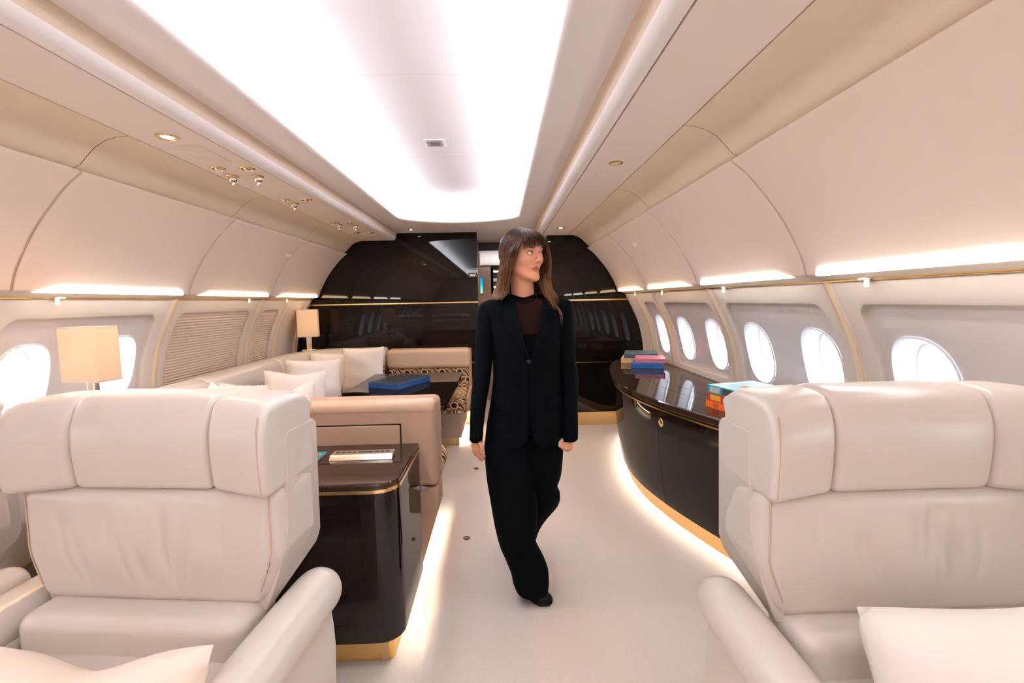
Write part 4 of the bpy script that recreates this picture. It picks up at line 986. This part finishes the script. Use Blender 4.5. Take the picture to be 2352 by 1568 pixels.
def body_sdf(p):
    d = evalP(p, bodyP)
    m = p[:, 2] > 1.38
    if m.any():
        h = evalP(p[m], headP)
        for s in (-1, 1):      # eye sockets, lids, almond opening
            h = -smin(-h, sd_ell(p[m], tuple(hd(s * .031, .090, .001)), (.0165, .013, .0095), HA), .010)
            h = smin(h, sd_ell(p[m], tuple(hd(s * .032, .0690, .0005)), (.0140, .0142, .0140), HA), .005)
            h = -smin(-h, sd_ell(p[m], tuple(hd(s * .0325, .084, -.0005)), (.0125, .020, .0046), HA), .0015)
        for s in (-1, 1): h = -smin(-h, sd_ell(p[m], tuple(hd(s * .0062, .0935, -.0415)), (.0030, .0045, .0030), HA), .002)
        h = np.maximum(h, -sd_cap(p[m], tuple(hd(-.0175, .0765, -.0676)), tuple(hd(.0175, .0765, -.0676)), .0013))
        d[m] = smin(d[m], h, .018)
    m = p[:, 2] < .80
    m &= p[:, 2] > .58
    if m.any(): d[m] = smin(d[m], evalP(p[m], handP), .006)
    return d
def surface_nets(fn, lo_, hi_, h):
    lo_ = np.array(lo_); n = np.ceil((np.array(hi_) - lo_) / h).astype(int); B = 8; n = (n // B + 1) * B
    F = np.full(n + 1, 1.0, np.float32)
    nb = n // B; ii = np.stack(np.meshgrid(*[np.arange(k) for k in nb], indexing='ij'), -1).reshape(-1, 3)
    d = fn(lo_ + (ii * B + B / 2) * h); keep = ii[np.abs(d) < B * h * .9 + .03]
    neg = ii[d <= -(B * h * .9 + .03)]
    for b in neg: F[tuple(slice(b[k] * B, b[k] * B + B + 1) for k in range(3))] = -1
    off = np.stack(np.meshgrid(*[np.arange(B + 1)] * 3, indexing='ij'), -1).reshape(-1, 3)
    for i in range(0, len(keep), 400):
        ch = keep[i:i + 400]; idx = (ch[:, None, :] * B + off[None]).reshape(-1, 3)
        F[idx[:, 0], idx[:, 1], idx[:, 2]] = fn(lo_ + idx * h)
    S = F < 0
    cs = [S[a:S.shape[0] - 1 + a, b:S.shape[1] - 1 + b, c:S.shape[2] - 1 + c] for a in (0, 1) for b in (0, 1) for c in (0, 1)]
    an = cs[0].copy(); al = cs[0].copy()
    for q in cs[1:]: an |= q; al &= q
    act = an & ~al; cid = np.full(act.shape, -1, np.int32); ai = np.argwhere(act); cid[tuple(ai.T)] = np.arange(len(ai))
    acc = np.zeros((len(ai), 3)); cnt = np.zeros(len(ai))
    cor = [(a, b, c) for a in (0, 1) for b in (0, 1) for c in (0, 1)]
    for x in range(8):
        for y in range(x + 1, 8):
            if sum(abs(p - q) for p, q in zip(cor[x], cor[y])) != 1: continue
            fa = F[tuple((ai + cor[x]).T)]; fb = F[tuple((ai + cor[y]).T)]; m = (fa < 0) != (fb < 0)
            t = np.where(m, fa / np.where(m, fa - fb, 1), 0)
            acc[m] += (np.array(cor[x]) + t[:, None] * (np.array(cor[y]) - np.array(cor[x])))[m]; cnt[m] += 1
    V = lo_ + (ai + acc / cnt[:, None]) * h; Q = []
    for k in range(3):
        a, b = (k + 1) % 3, (k + 2) % 3
        e = [slice(None)] * 3; e2 = [slice(None)] * 3; e[k] = slice(0, -1); e2[k] = slice(1, None)
        S0, S1 = S[tuple(e)], S[tuple(e2)]; ed = np.argwhere(S0 != S1); ed = ed[(ed[:, a] > 0) & (ed[:, b] > 0) & (ed[:, a] < act.shape[a]) & (ed[:, b] < act.shape[b])]
        q = []
        for da, db in ((-1, -1), (0, -1), (0, 0), (-1, 0)):
            c = ed.copy(); c[:, a] += da; c[:, b] += db; q.append(cid[tuple(c.T)])
        q = np.stack(q, 1); fl = ~S0[tuple(ed.T)]; q[fl] = q[fl][:, ::-1]; Q.append(q)
    return V, np.concatenate(Q)
def net_obj(name, fn, lo_, hi_, h, mat, parent):
    V, Q = surface_nets(fn, lo_, hi_, h); me = bpy.data.meshes.new(name)
    me.vertices.add(len(V)); me.vertices.foreach_set('co', V.astype(np.float32).ravel())
    me.loops.add(len(Q) * 4); me.loops.foreach_set('vertex_index', Q.astype(np.int32).ravel())
    me.polygons.add(len(Q)); me.polygons.foreach_set('loop_start', np.arange(0, len(Q) * 4, 4, dtype=np.int32)); me.polygons.foreach_set('loop_total', np.full(len(Q), 4, np.int32))
    me.polygons.foreach_set('use_smooth', np.ones(len(Q), bool)); me.materials.append(mat); me.update(calc_edges=True); me.validate()
    o = bpy.data.objects.new(name, me); C.objects.link(o); o.parent = parent; return o
# skin colour with lips, cheeks and dark nails as the skin's own colours
tc = skin.n('TexCoord')
def mask(c, r, soft):
    mp = skin.n('Mapping', vector_type='TEXTURE'); rot = Matrix((HS, HF, HU)).transposed().to_euler()
    mp.inputs['Location'].default_value = hd(*c); mp.inputs['Rotation'].default_value = rot; mp.inputs['Scale'].default_value = r
    skin.l(tc.outputs['Object'], mp.inputs[0]); ln = skin.n('VectorMath', operation='LENGTH'); skin.l(mp.outputs[0], ln.inputs[0])
    mr = skin.n('MapRange'); mr.inputs[1].default_value = 1 + soft; mr.inputs[2].default_value = 1 - soft; skin.l(ln.outputs['Value'], mr.inputs[0]); return mr.outputs[0]
col = skin.mix(mask((0, .075, -.0678), (.0225, .05, .0092), .22), srgb(204, 146, 114), srgb(176, 92, 76))
col = skin.mix(mask((0, .075, -.0676), (.0195, .05, .0010), .6), col, srgb(120, 52, 46))
for s in (-1, 1): col = skin.mix(skin.math('MULTIPLY', mask((s * .046, .060, -.03), (.026, .04, .024), .7), .30), col, srgb(206, 128, 106))
for s in (-1, 1): col = skin.mix(skin.math('MULTIPLY', mask((s * .033, .085, .0035), (.019, .03, .0105), .45), .55), col, srgb(120, 78, 66))
skin.l(col, b_.inputs['Base Color'])
body = net_obj('body', body_sdf, (-.36, -.20, -.01), (.36, .58, 1.72), .0032, skin.m, person)
# ---- eyes, lashes, brows
eyew = pbr('eye_white', srgb(232, 224, 220), .2); iris = pbr('iris', srgb(48, 34, 26), .15)
for s in (-1, 1):
    c = hd(s * .032, .0692, .000); g_ = (HF * .8 + HS * .62).normalized()
    mb = MB(); R_ = .0122
    mb.grid([[c + Vector((R_ * math.sin(a) * math.cos(b), R_ * math.sin(a) * math.sin(b), R_ * math.cos(a))) for b in [2 * PI * j / 20 for j in range(20)]] for a in [PI * i / 14 for i in range(15)]], cv=True)
    e = mb.build('eye', eyew, person)
    gz = (HF * .93 + HS * .36).normalized()
    mb = MB(); a1 = gz.cross(HU).normalized(); a2 = a1.cross(gz)
    mb.grid([[c + (gz * math.cos(a) + (a1 * math.cos(b) + a2 * math.sin(b)) * math.sin(a)) * (R_ + .0004) for b in [2 * PI * j / 18 for j in range(18)]] for a in [i / 5 * .50 for i in range(6)]], cv=True); mb.build('iris', iris, e)
    mb = MB(); mb.tube([hd(s * (.0205), .0775, -.0015), hd(s * .0250, .0812, .0032), hd(s * .032, .0835, .0046), hd(s * .0395, .0800, .0034), hd(s * .0462, .0725, .0005)], [.0006, .0011, .0014, .0014, .0007], 6); mb.build('eyelashes', pbr('lash_black', srgb(20, 14, 12), .6) if s < 0 else bpy.data.materials['lash_black'], person)
    mb = MB(); mb.tube([hd(s * .014, .0862, .0170), hd(s * .024, .0850, .0205), hd(s * .035, .0792, .0220), hd(s * .046, .0690, .0190)], [.0018, .0027, .0023, .0008], 6); mb.build('eyebrow', pbr('brow_brown', srgb(58, 38, 28), .8) if s < 0 else bpy.data.materials['brow_brown'], person)
mb = MB(); c = hd(-.073, -.004, -.052)
mb.tube([c + HF * (.011 * math.cos(a)) + HU * (.015 * math.sin(a)) - HS * .004 for a in [2 * PI * i / 20 for i in range(21)]], .0013, 6, caps=False); mb.build('earring', M['gold'], person)
# ---- stockinged foot
def foot_sdf(p): return np.maximum(evalP(p, [q for q in bodyP if q[1] in (tuple(ankF), tuple(heelF), tuple(ballF)) ]) - .0035, p[:, 2] - .11)
net_obj('stocking', foot_sdf, tuple(np.minimum(toeF, heelF) - .08), (max(toeF.x, heelF.x) + .08, max(toeF.y, heelF.y) + .09, .13), .004, tights, person)
mb = MB(); mb.tube([ankB + Vector((0, 0, .02)), heelB, (heelB + toeB) / 2 + Vector((0, 0, .012)), toeB + Vector((0, -.02, 0))], [.040, .037, .036, .026], 14); mb.build('stocking', tights, person)
# ---- trousers: two wide legs
def leg(rows):
    """rows: (left px, right px, row px, depth of centre, half depth)"""
    out = []
    for ul, ur, v, y, hb in rows:
        a, b = lo(ul, v, y), lo(ur, v, y); c = (a + b) / 2; hw = (b - a).length / 2
        out.append((c, hw, hb))
    return out
def loft_leg(rows, n=30, sub=4, fold=.004, seed=0):
    R_ = leg(rows); cs = crv([r[0] for r in R_], sub); ws = crv([(r[1], r[2], 0) for r in R_], sub); rings = []
    for i, (c, w_) in enumerate(zip(cs, ws)):
        t = i / len(cs); ring = []
        for k in range(n):
            a = 2 * PI * k / n; ca, sa = math.cos(a), math.sin(a)
            x = w_.x * math.copysign(abs(ca) ** .85, ca); y = w_.y * math.copysign(abs(sa) ** .85, sa)
            y -= .010 * math.exp(-((ca) / .16) ** 2) * (1 if sa < 0 else 0)                # pressed crease
            x *= 1 + fold / .05 * math.sin(9 * t * PI + 2 * a + seed) * t * .18; y *= 1 + fold / .05 * math.sin(13 * t * PI - 3 * a + seed) * t * .3
            ring.append(c + Vector((x, y, 0)))
        rings.append(ring)
    return rings
front = [(1132, 1208, 972, 2.06, .055), (1121, 1216, 995, 2.055, .080), (1114, 1222, 1016, 2.04, .095), (1116, 1222, 1060, 2.035, .098), (1121, 1226, 1110, 2.03, .095), (1130, 1232, 1160, 2.025, .09), (1138, 1232, 1205, 2.02, .088), (1148, 1230, 1245, 2.02, .088), (1163, 1245, 1278, 2.02, .09), (1173, 1257, 1305, 2.02, .094), (1179, 1259, 1328, 2.02, .096), (1186, 1257, 1346, 2.015, .092)]
backl = [(1198, 1276, 972, 2.07, .055), (1193, 1286, 995, 2.065, .080), (1190, 1291, 1016, 2.06, .095), (1196, 1290, 1055, 2.07, .095), (1202, 1286, 1090, 2.085, .09), (1206, 1278, 1113, 2.10, .085), (1206, 1285, 1133, 2.13, .085), (1200, 1280, 1155, 2.17, .085), (1190, 1256, 1182, 2.23, .085), (1178, 1240, 1207, 2.29, .085), (1172, 1230, 1232, 2.35, .085), (1168, 1226, 1252, 2.40, .085)]
mb = MB(); mb.grid(loft_leg(front), cv=True); mb.grid(loft_leg(backl, seed=2), cv=True)
tr_ = mb.build('trousers', suit, person, ang=80, fix=False); md = tr_.modifiers.new('t', 'SOLIDIFY'); md.thickness = .003; md.offset = 1
# ---- knitted top with sheer yoke
def tor(z, grow=0):
    """torso centre x, half width, front depth, back depth"""
    q = []
    for k in range(4): q.append(interp(smT[k], z))
    return q[0], q[1] + grow, q[2] + grow, q[3] + grow
_T = [(.735, (-.012, .178, .128, .125)), (.80, (-.010, .172, .126, .125)), (.90, (-.004, .160, .120, .115)), (1.0, (.002, .150, .112, .105)), (1.10, (.004, .147, .112, .10)), (1.18, (.004, .152, .125, .10)), (1.25, (.003, .160, .125, .105)), (1.31, (.002, .178, .108, .10)), (1.345, (.0, .200, .094, .09)), (1.368, (-.001, .195, .080, .08)), (1.385, (-.002, .160, .068, .07)), (1.398, (-.004, .112, .062, .066)), (1.410, (-.005, .080, .060, .064))]
smT = [smooth_tab([(z, v[k]) for z, v in _T], 90) for k in range(4)]
CY = .03
def tpt(z, th, grow=0):
    cx, a, bf, bb = tor(z, grow); s, c = math.sin(th), math.cos(th)
    return Vector((cx + a * math.copysign(abs(s) ** .9, s), CY - (bf if c > 0 else bb) * math.copysign(abs(c) ** .9, c), z))
def th_at(z, x, grow=0):
    cx, a, _, _ = tor(z, grow); k = max(-.99, min(.99, (x - cx) / a)); return math.asin(math.copysign(abs(k) ** (1 / .9), k))
mb = MB(); zs = [.79 + (1.235 - .79) * i / 24 for i in range(25)]
mb.grid([[tpt(z, 2 * PI * k / 48, -.014) for k in range(48)] for z in zs], cv=True); mb.build('top', knit, person, ang=80)
sheer = N('sheer_mesh'); d_ = sheer.n('BsdfDiffuse'); d_.inputs[0].default_value = srgb(36, 27, 25); t_ = sheer.n('BsdfTransparent'); t_.inputs[0].default_value = srgb(120, 104, 100); mx = sheer.n('MixShader'); mx.inputs[0].default_value = .5
sheer.l(t_.outputs[0], mx.inputs[1]); sheer.l(d_.outputs[0], mx.inputs[2]); sheer.l(mx.outputs[0], sheer.out.inputs[0])
mb = MB(); zs = [1.233 + (1.390 - 1.233) * i / 12 for i in range(13)]
def yoke(z, k):
    p = tpt(z, -1.1 + 2.2 * k / 24, -.010); t = (z - 1.233) / .133; p.y -= .018 * t * math.cos((k / 24 - .5) * PI); return p
mb.grid([[yoke(z, k) for k in range(25)] for z in zs]); mb.build('sheer_yoke', sheer.m, person)
# collar band around the neck
def nax(z): t = (z - neckB.z) / (neckT.z - neckB.z); return neckB.lerp(neckT, t)
mb = MB(); rows = []
for t, g_ in ((0, .0135), (.35, .0125), (.7, .0095), (1, .0065)):
    ring = []
    for k in range(40):
        a = 2 * PI * k / 40; c, s = math.cos(a), math.sin(a)
        z = 1.366 + .022 * (.5 - .5 * c) + .012 * abs(s) + .027 * t; cc = nax(z)
        ring.append(Vector((cc.x + (.0515 + g_) * s, cc.y - (.0515 + g_) * c - .006 * c * (1 - t) * (c > 0), z)))
    rows.append(ring)
mb.grid(rows, cv=True); o_ = mb.build('collar_band', knit, person, ang=80); md = o_.modifiers.new('t', 'SOLIDIFY'); md.thickness = .004
# ---- jacket
VB = 1.130                       # button level
def edge_x(z, sd):
    c = .012
    if z > VB: t = (z - VB) / (1.40 - VB); return c + sd * (.004 + .066 * t ** .85)
    if z > .92: return c + sd * -.004
    t = (.92 - z) / (.92 - .735); return c - .006 * t + sd * (-.004 + .022 * t + .036 * max(0, (t - .72) / .28) ** 2.2)
mb = MB(); rows = []; zs = [.735 + (1.406 - .735) * (i / 54) for i in range(55)]
for z in zs:
    a0 = th_at(z, edge_x(z, 1), 0); a1 = th_at(z, edge_x(z, -1), 0) + 2 * PI
    row = []
    for k in range(61):
        t = k / 60; p = tpt(z, a0 + (a1 - a0) * t, .004)
        # soft drapery at the waist
        p.y += .003 * math.sin(38 * z + 7 * t) * math.exp(-((z - 1.05) / .10) ** 2) * (1 if p.y < CY else 0)
        if k == 0 and z < VB: p.y -= .004
        row.append(p)
    rows.append(row)
mb.grid(rows); jk = mb.build('jacket', suit, person, ang=80, fix=False); md = jk.modifiers.new('t', 'SOLIDIFY'); md.thickness = .004; md.offset = 0
# sleeves
def sleeve(rows, n=26):
    R_ = leg(rows); cs = crv([r[0] for r in R_], 5); ws = crv([(r[1], r[2], 0) for r in R_], 5); rings = []
    for i, (c, w_) in enumerate(zip(cs, ws)):
        t = i / len(cs)
        rings.append([c + Vector((w_.x * math.cos(a) * (1 + .02 * math.sin(22 * t + a)), w_.y * math.sin(a) * (1 + .03 * math.sin(17 * t + 2 * a)), .010 * math.sin(a) * (t > .9))) for a in [2 * PI * k / n for k in range(n)]])
    return rings
SL = [(1112, 1146, 697, 2.065, .035), (1098, 1148, 708, 2.065, .055), (1094, 1146, 735, 2.065, .064), (1092, 1140, 775, 2.065, .066), (1090, 1134, 815, 2.06, .064), (1088, 1128, 855, 2.055, .060), (1083, 1122, 900, 2.035, .056), (1080, 1114, 950, 2.01, .050), (1078, 1108, 1006, 1.995, .044)]
SRr = [(1266, 1298, 685, 2.065, .035), (1262, 1313, 695, 2.065, .055), (1266, 1318, 722, 2.065, .064), (1272, 1320, 765, 2.07, .066), (1278, 1321, 810, 2.075, .064), (1283, 1325, 850, 2.075, .060), (1287, 1328, 885, 2.07, .057), (1289, 1327, 940, 2.04, .052), (1284, 1327, 1004, 2.015, .046)]
for rows in (SL, SRr):
    mb = MB(); rg = sleeve(rows); mb.grid(rg, cv=True); c0 = sum((Vector(p) for p in rg[0]), Vector()) / len(rg[0]); mb.poly(rg[0]); o_ = mb.build('sleeve', suit, jk, ang=80, fix=False); md = o_.modifiers.new('t', 'SOLIDIFY'); md.thickness = .003; md.offset = -1
# lapels
for sd in (-1, 1):
    mb = MB(); rows = []
    for i in range(25):
        z = VB - .005 + (1.392 - VB) * i / 24; t = i / 24
        wd = .004 + .078 * min(1, t / .70) ** .9 if t < .70 else (.060 if t < .76 else .060 - .028 * (t - .76) / .24)
        row = []
        for j in range(7):
            x = edge_x(z, sd) + sd * (wd * j / 6 - .003); p = tpt(z, th_at(z, x, .004), .004); p.y -= .0065 - .004 * (j / 6) ** 2 + (.001 if j else 0); p.z += .010 * (j / 6) * t
            row.append(p)
        rows.append(row)
    mb.grid(rows); o_ = mb.build('lapel', suit, jk, ang=50, fix=False); md = o_.modifiers.new('t', 'SOLIDIFY'); md.thickness = .003; md.offset = 0
# pocket flaps, button
for sd, zc in ((-1, .925), (1, .93)):
    mb = MB(); rows = []
    for i in range(6):
        z = zc + .024 - .048 * i / 5; rows.append([(lambda p: p + Vector((0, -.006 - .002 * i / 5, .006 * (j / 8) * sd * (1 if sd > 0 else -1))))(tpt(z, th_at(z, .012 + sd * (.075 + .075 * j / 8), .004), .004)) for j in range(9)])
    mb.grid(rows); o_ = mb.build('pocket_flap', suit, jk, ang=50, fix=False); md = o_.modifiers.new('t', 'SOLIDIFY'); md.thickness = .004; md.offset = 0
pb_ = tpt(VB - .012, th_at(VB - .012, .006, .004), .004)
mb = MB(); mb.lathe([(0, .004), (.008, .004), (.0095, .002), (.0095, 0)], 16, pb_ + Vector((0, -.005, 0)), (0, -1, 0)); mb.build('button', M['black'], jk)

# ---- hair
hm = N('hair'); hb = hm.n('BsdfPrincipled'); hm.l(hb.outputs[0], hm.out.inputs[0]); hb.inputs['Roughness'].default_value = .42; hb.inputs['Specular IOR Level'].default_value = .14
tc = hm.n('TexCoord'); sx = hm.n('SeparateXYZ'); hm.l(tc.outputs['Object'], sx.inputs[0]); nz = hm.n('TexNoise'); nz.inputs['Scale'].default_value = 1; mp = hm.n('Mapping'); mp.inputs['Scale'].default_value = (230, 230, 14); hm.l(tc.outputs['Object'], mp.inputs[0]); hm.l(mp.outputs[0], nz.inputs[0])
mr = hm.n('MapRange'); mr.inputs[1].default_value = 1.66; mr.inputs[2].default_value = 1.42; hm.l(sx.outputs[2], mr.inputs[0])
root = hm.mix(nz.outputs[0], srgb(20, 12, 8), srgb(62, 40, 27)); tip = hm.mix(nz.outputs[0], srgb(38, 24, 15), srgb(138, 94, 60))
hm.l(hm.mix(mr.outputs[0], root, tip), hb.inputs['Base Color'])
rh = random.Random(11)
def hair_lock(mb, pts, r, flat=.5, keep=True):
    cv = [push(p, 1.02 + rh.uniform(0, .03)) for p in crv(pts, 7)] if keep else crv(pts, 6); n = len(cv); mb.tube(cv, [r * (.55 + .45 * min(1, 4 * i / n)) * min(1, .12 + 2.2 * (1 - i / (n - 1))) for i in range(n)], 6, sq=(1, flat))
def curtain(mb, guides, count, r, jit, sheet=True):
    """guides: list of polylines from the outer/back edge to the front edge"""
    G = [[Vector(p) for p in g] for g in guides]; m = len(G[0])
    def g_at(t):
        x = t * (len(G) - 1); i = min(int(x), len(G) - 2); k = x - i
        return [G[i][j].lerp(G[i + 1][j], k) for j in range(m)]
    if sheet: mb.grid([[push(p, 1.0) for p in crv(g_at(t / 24)[:-1] + [g_at(t / 24)[-2].lerp(g_at(t / 24)[-1], .45)], 6)] for t in range(25)])
    for c in range(count):
        t = min(1, max(0, (c + rh.uniform(-.6, .6)) / (count - 1))); base = g_at(t); w = rh.uniform(-1, 1); ph = rh.uniform(0, 6)
        pts = []
        for j, p in enumerate(base):
            k = j / (m - 1); jj = jit * (.25 + k)
            pts.append(p + Vector((rh.uniform(-jj, jj) * .5 + w * jj * .6, rh.uniform(-jj, jj) * .6 - .002 - rh.uniform(0, .006), rh.uniform(-jj, jj) * .3)))
        if sheet:                       # uneven, wispy ends
            fr_ = rh.uniform(.0, .97) ** 1.5; pts[-1] = pts[-1].lerp(pts[-2], fr_)
        hair_lock(mb, pts, r * rh.uniform(.7, 1.3), keep=sheet)
hy = 2.02
def hp(u, v, dy): return lo(u, v, hy + dy)
HCC, HRR = (0, -.016, .012), (.085, .102, .097)
def push(p, k=1.03):
    """keeps hair outside the skull"""
    d = p - HC; q = [(d.dot(a) - c) / r for a, c, r in zip((HS, HF, HU), HCC, HRR)]; L = math.sqrt(sum(x * x for x in q))
    if L >= k or d.dot(HU) < -.075: return p
    q = [x / L * k * r + c for x, r, c in zip(q, HRR, HCC)]; return hd(*q)
mb = MB()
# skull cap
cap = []
for i in range(17):
    ph = PI * .5 * i / 16 * 1.18; row = []
    for k in range(37):
        th = PI * .36 + (2 * PI - PI * .72) * k / 36            # leaves the face free (face = 0)
        s_, f_ = math.sin(th), math.cos(th); rr_ = math.sin(ph)
        row.append(hd(.081 * s_ * rr_, -.016 + .098 * f_ * rr_, .016 + .092 * math.cos(ph)))
    cap.append(row)
mb.grid(cap)
fr = []
for i in range(9):
    ph = PI * .5 * i / 8 * .80
    fr.append([hd(.079 * math.sin(th) * math.sin(ph), -.016 + .0985 * math.cos(th) * math.sin(ph), .016 + .092 * math.cos(ph)) for th in [-PI * .37 + PI * .74 * k / 18 for k in range(19)]])
mb.grid(fr)
# photo-left curtain, from the back/outer edge to the face edge
Lg = [[hp(1207, 528, .03), hp(1176, 540, .06), hp(1157, 568, .075), hp(1149, 605, .07), hp(1144, 640, .06), hp(1136, 668, .045), hp(1124, 687, .02)],
      [hp(1207, 528, .01), hp(1178, 543, .02), hp(1161, 572, .02), hp(1153, 607, .02), hp(1148, 642, .01), hp(1140, 672, .0), hp(1129, 688, -.02)],
      [hp(1208, 529, -.01), hp(1184, 545, -.03), hp(1168, 574, -.045), hp(1160, 608, -.04), hp(1155, 643, -.035), hp(1147, 674, -.04), hp(1135, 690, -.05)],
      [hp(1210, 530, -.03), hp(1192, 547, -.065), hp(1178, 575, -.075), hp(1169, 607, -.062), hp(1163, 642, -.05), hp(1156, 674, -.055), hp(1142, 690, -.065)],
      [hp(1212, 531, -.04), hp(1200, 548, -.085), hp(1190, 576, -.095), hp(1179, 606, -.072), hp(1172, 640, -.056), hp(1166, 670, -.06), hp(1150, 690, -.075)]]
curtain(mb, Lg, 190, .0027, .008)
# photo-right curtain
Rg = [[hp(1207, 528, .03), hp(1240, 541, .05), hp(1258, 566, .055), hp(1263, 600, .05), hp(1263, 635, .04), hp(1266, 660, .015), hp(1282, 682, -.01)],
      [hp(1208, 528, .01), hp(1242, 543, .02), hp(1259, 568, .02), hp(1264, 602, .02), hp(1262, 637, .01), hp(1265, 664, -.015), hp(1284, 692, -.05)],
      [hp(1210, 529, -.01), hp(1243, 545, -.01), hp(1258, 570, -.005), hp(1262, 604, .0), hp(1258, 644, -.005), hp(1263, 676, -.045), hp(1281, 712, -.078)],
      [hp(1212, 530, -.03), hp(1244, 548, -.035), hp(1256, 572, -.02), hp(1258, 606, .01), hp(1252, 644, .0), hp(1258, 676, -.045), hp(1277, 714, -.085)],
      [hp(1213, 531, -.03), hp(1242, 552, -.045), hp(1248, 575, .0), hp(1243, 608, .05), hp(1238, 645, .045), hp(1250, 674, -.0), hp(1272, 710, -.085)]]
curtain(mb, Rg, 120, .0027, .008)
for k in range(7):
    hair_lock(mb, [hp(1262, 655, -.01), hp(1272, 690, -.06), hp(1284 + k * 1.2, 715 + k, -.09), hp(1287 + k * .6, 735 + k * 3, -.098)], .0016)
# bangs
Bg = [[hd(-.010, -.01, .108), hd(-.050, .045, .080), hd(-.066, .066, .045), hd(-.069, .068, .008)],
      [hd(-.008, .0, .110), hd(-.034, .062, .085), hd(-.046, .086, .052), hd(-.048, .0895, .016)],
      [hd(0, .0, .111), hd(-.014, .072, .088), hd(-.018, .098, .056), hd(-.020, .0985, .021)],
      [hd(.004, .0, .111), hd(.012, .072, .088), hd(.016, .098, .058), hd(.018, .0985, .028)],
      [hd(.008, .0, .110), hd(.036, .060, .085), hd(.046, .084, .054), hd(.050, .086, .030)],
      [hd(.010, -.01, .108), hd(.052, .042, .080), hd(.067, .060, .045), hd(.070, .060, .018)]]
curtain(mb, Bg, 120, .0030, .005, sheet=False)
# back of the head down to the shoulder blades
Kg = [[hd(-.02, -.03, .106), hd(-.060, -.06, .06), hd(-.064, -.068, -.02), hp(1160, 655, .08), hp(1152, 690, .08)],
      [hd(0, -.03, .107), hd(0, -.105, .06), hd(0, -.118, -.02), hp(1200, 655, .14), hp(1200, 695, .13)],
      [hd(.02, -.03, .106), hd(.075, -.06, .06), hd(.085, -.07, -.02), hp(1255, 655, .10), hp(1262, 690, .09)]]
curtain(mb, Kg, 90, .005, .006)
mb.build('hair', hm.m, person, ang=80, fix=False)
# ------------------------------------------------------------------ daylight, camera, view
w = bpy.data.worlds.new('daylight'); SC.world = w; w.use_nodes = True
bg = w.node_tree.nodes['Background']; bg.inputs[0].default_value = (.86, .93, 1, 1); bg.inputs[1].default_value = 3.4

def spot(x, y, z, w, col, size=125):
    l = bpy.data.lights.new('downlight_and_fill_spot', 'SPOT'); l.energy = w; l.color = col; l.spot_size = math.radians(size); l.spot_blend = .6; l.shadow_soft_size = .025
    o = bpy.data.objects.new('downlight_and_fill_spot', l); C.objects.link(o); o.location = (x, y, z)
WARM = (1, .60, .30)
# bulbs of the lit downlights; the last is added to warm the far bench
for x, y, z, w in ((-.967, 1.935, 2.045, 14), (.955, 4.40, 2.045, 9), (.46, 5.55, 2.125, 10), (-.55, 4.85, 2.125, 9)): spot(x, y, z, w, WARM)
for y in (-.35, -1.6, -2.8):
    for x in (-.96, .96): spot(x, y, 2.045, 8, (1, .90, .82))  # unseen fill spots added behind the camera to brighten the near cabin

def look_camera(f=1045.0, vp=(1147.0, 691.0), roll=-.0197, loc=(.355, 0, 1.38)):
    """level lens aimed down the cabin: vanishing point and horizon slope give its rotation"""
    W, H = 2352, 1568
    fw = Vector((vp[0] - W / 2, vp[1] - H / 2, f)).normalized()
    xa = Vector((1, roll, 0)); xa -= fw * xa.dot(fw); xa.normalize(); za = xa.cross(fw)
    R = Matrix((xa, fw, za))                       # cabin <- lens (right, down, forward)
    right, down, fwd = R @ Vector((1, 0, 0)), R @ Vector((0, 1, 0)), R @ Vector((0, 0, 1))
    m = Matrix((right, -down, -fwd)).transposed().to_4x4(); m.translation = loc
    cam = bpy.data.cameras.new('camera'); o = bpy.data.objects.new('camera', cam); C.objects.link(o)
    cam.sensor_width = 36; cam.lens = f / W * 36; cam.clip_start = .02; cam.clip_end = 60; o.matrix_world = m
    cam.dof.use_dof = False
    SC.camera = o
look_camera()
vs = SC.view_settings; vs.view_transform = 'Standard'; vs.look = 'None'; vs.exposure = 1.18; vs.gamma = 1; vs.use_curve_mapping = False
SC.cycles.use_denoising = True
SC.cycles.max_bounces = 10; SC.cycles.diffuse_bounces = 6; SC.cycles.glossy_bounces = 5; SC.cycles.transparent_max_bounces = 16
SC.cycles.caustics_reflective = False; SC.cycles.caustics_refractive = False
SC.cycles.sample_clamp_indirect = 6
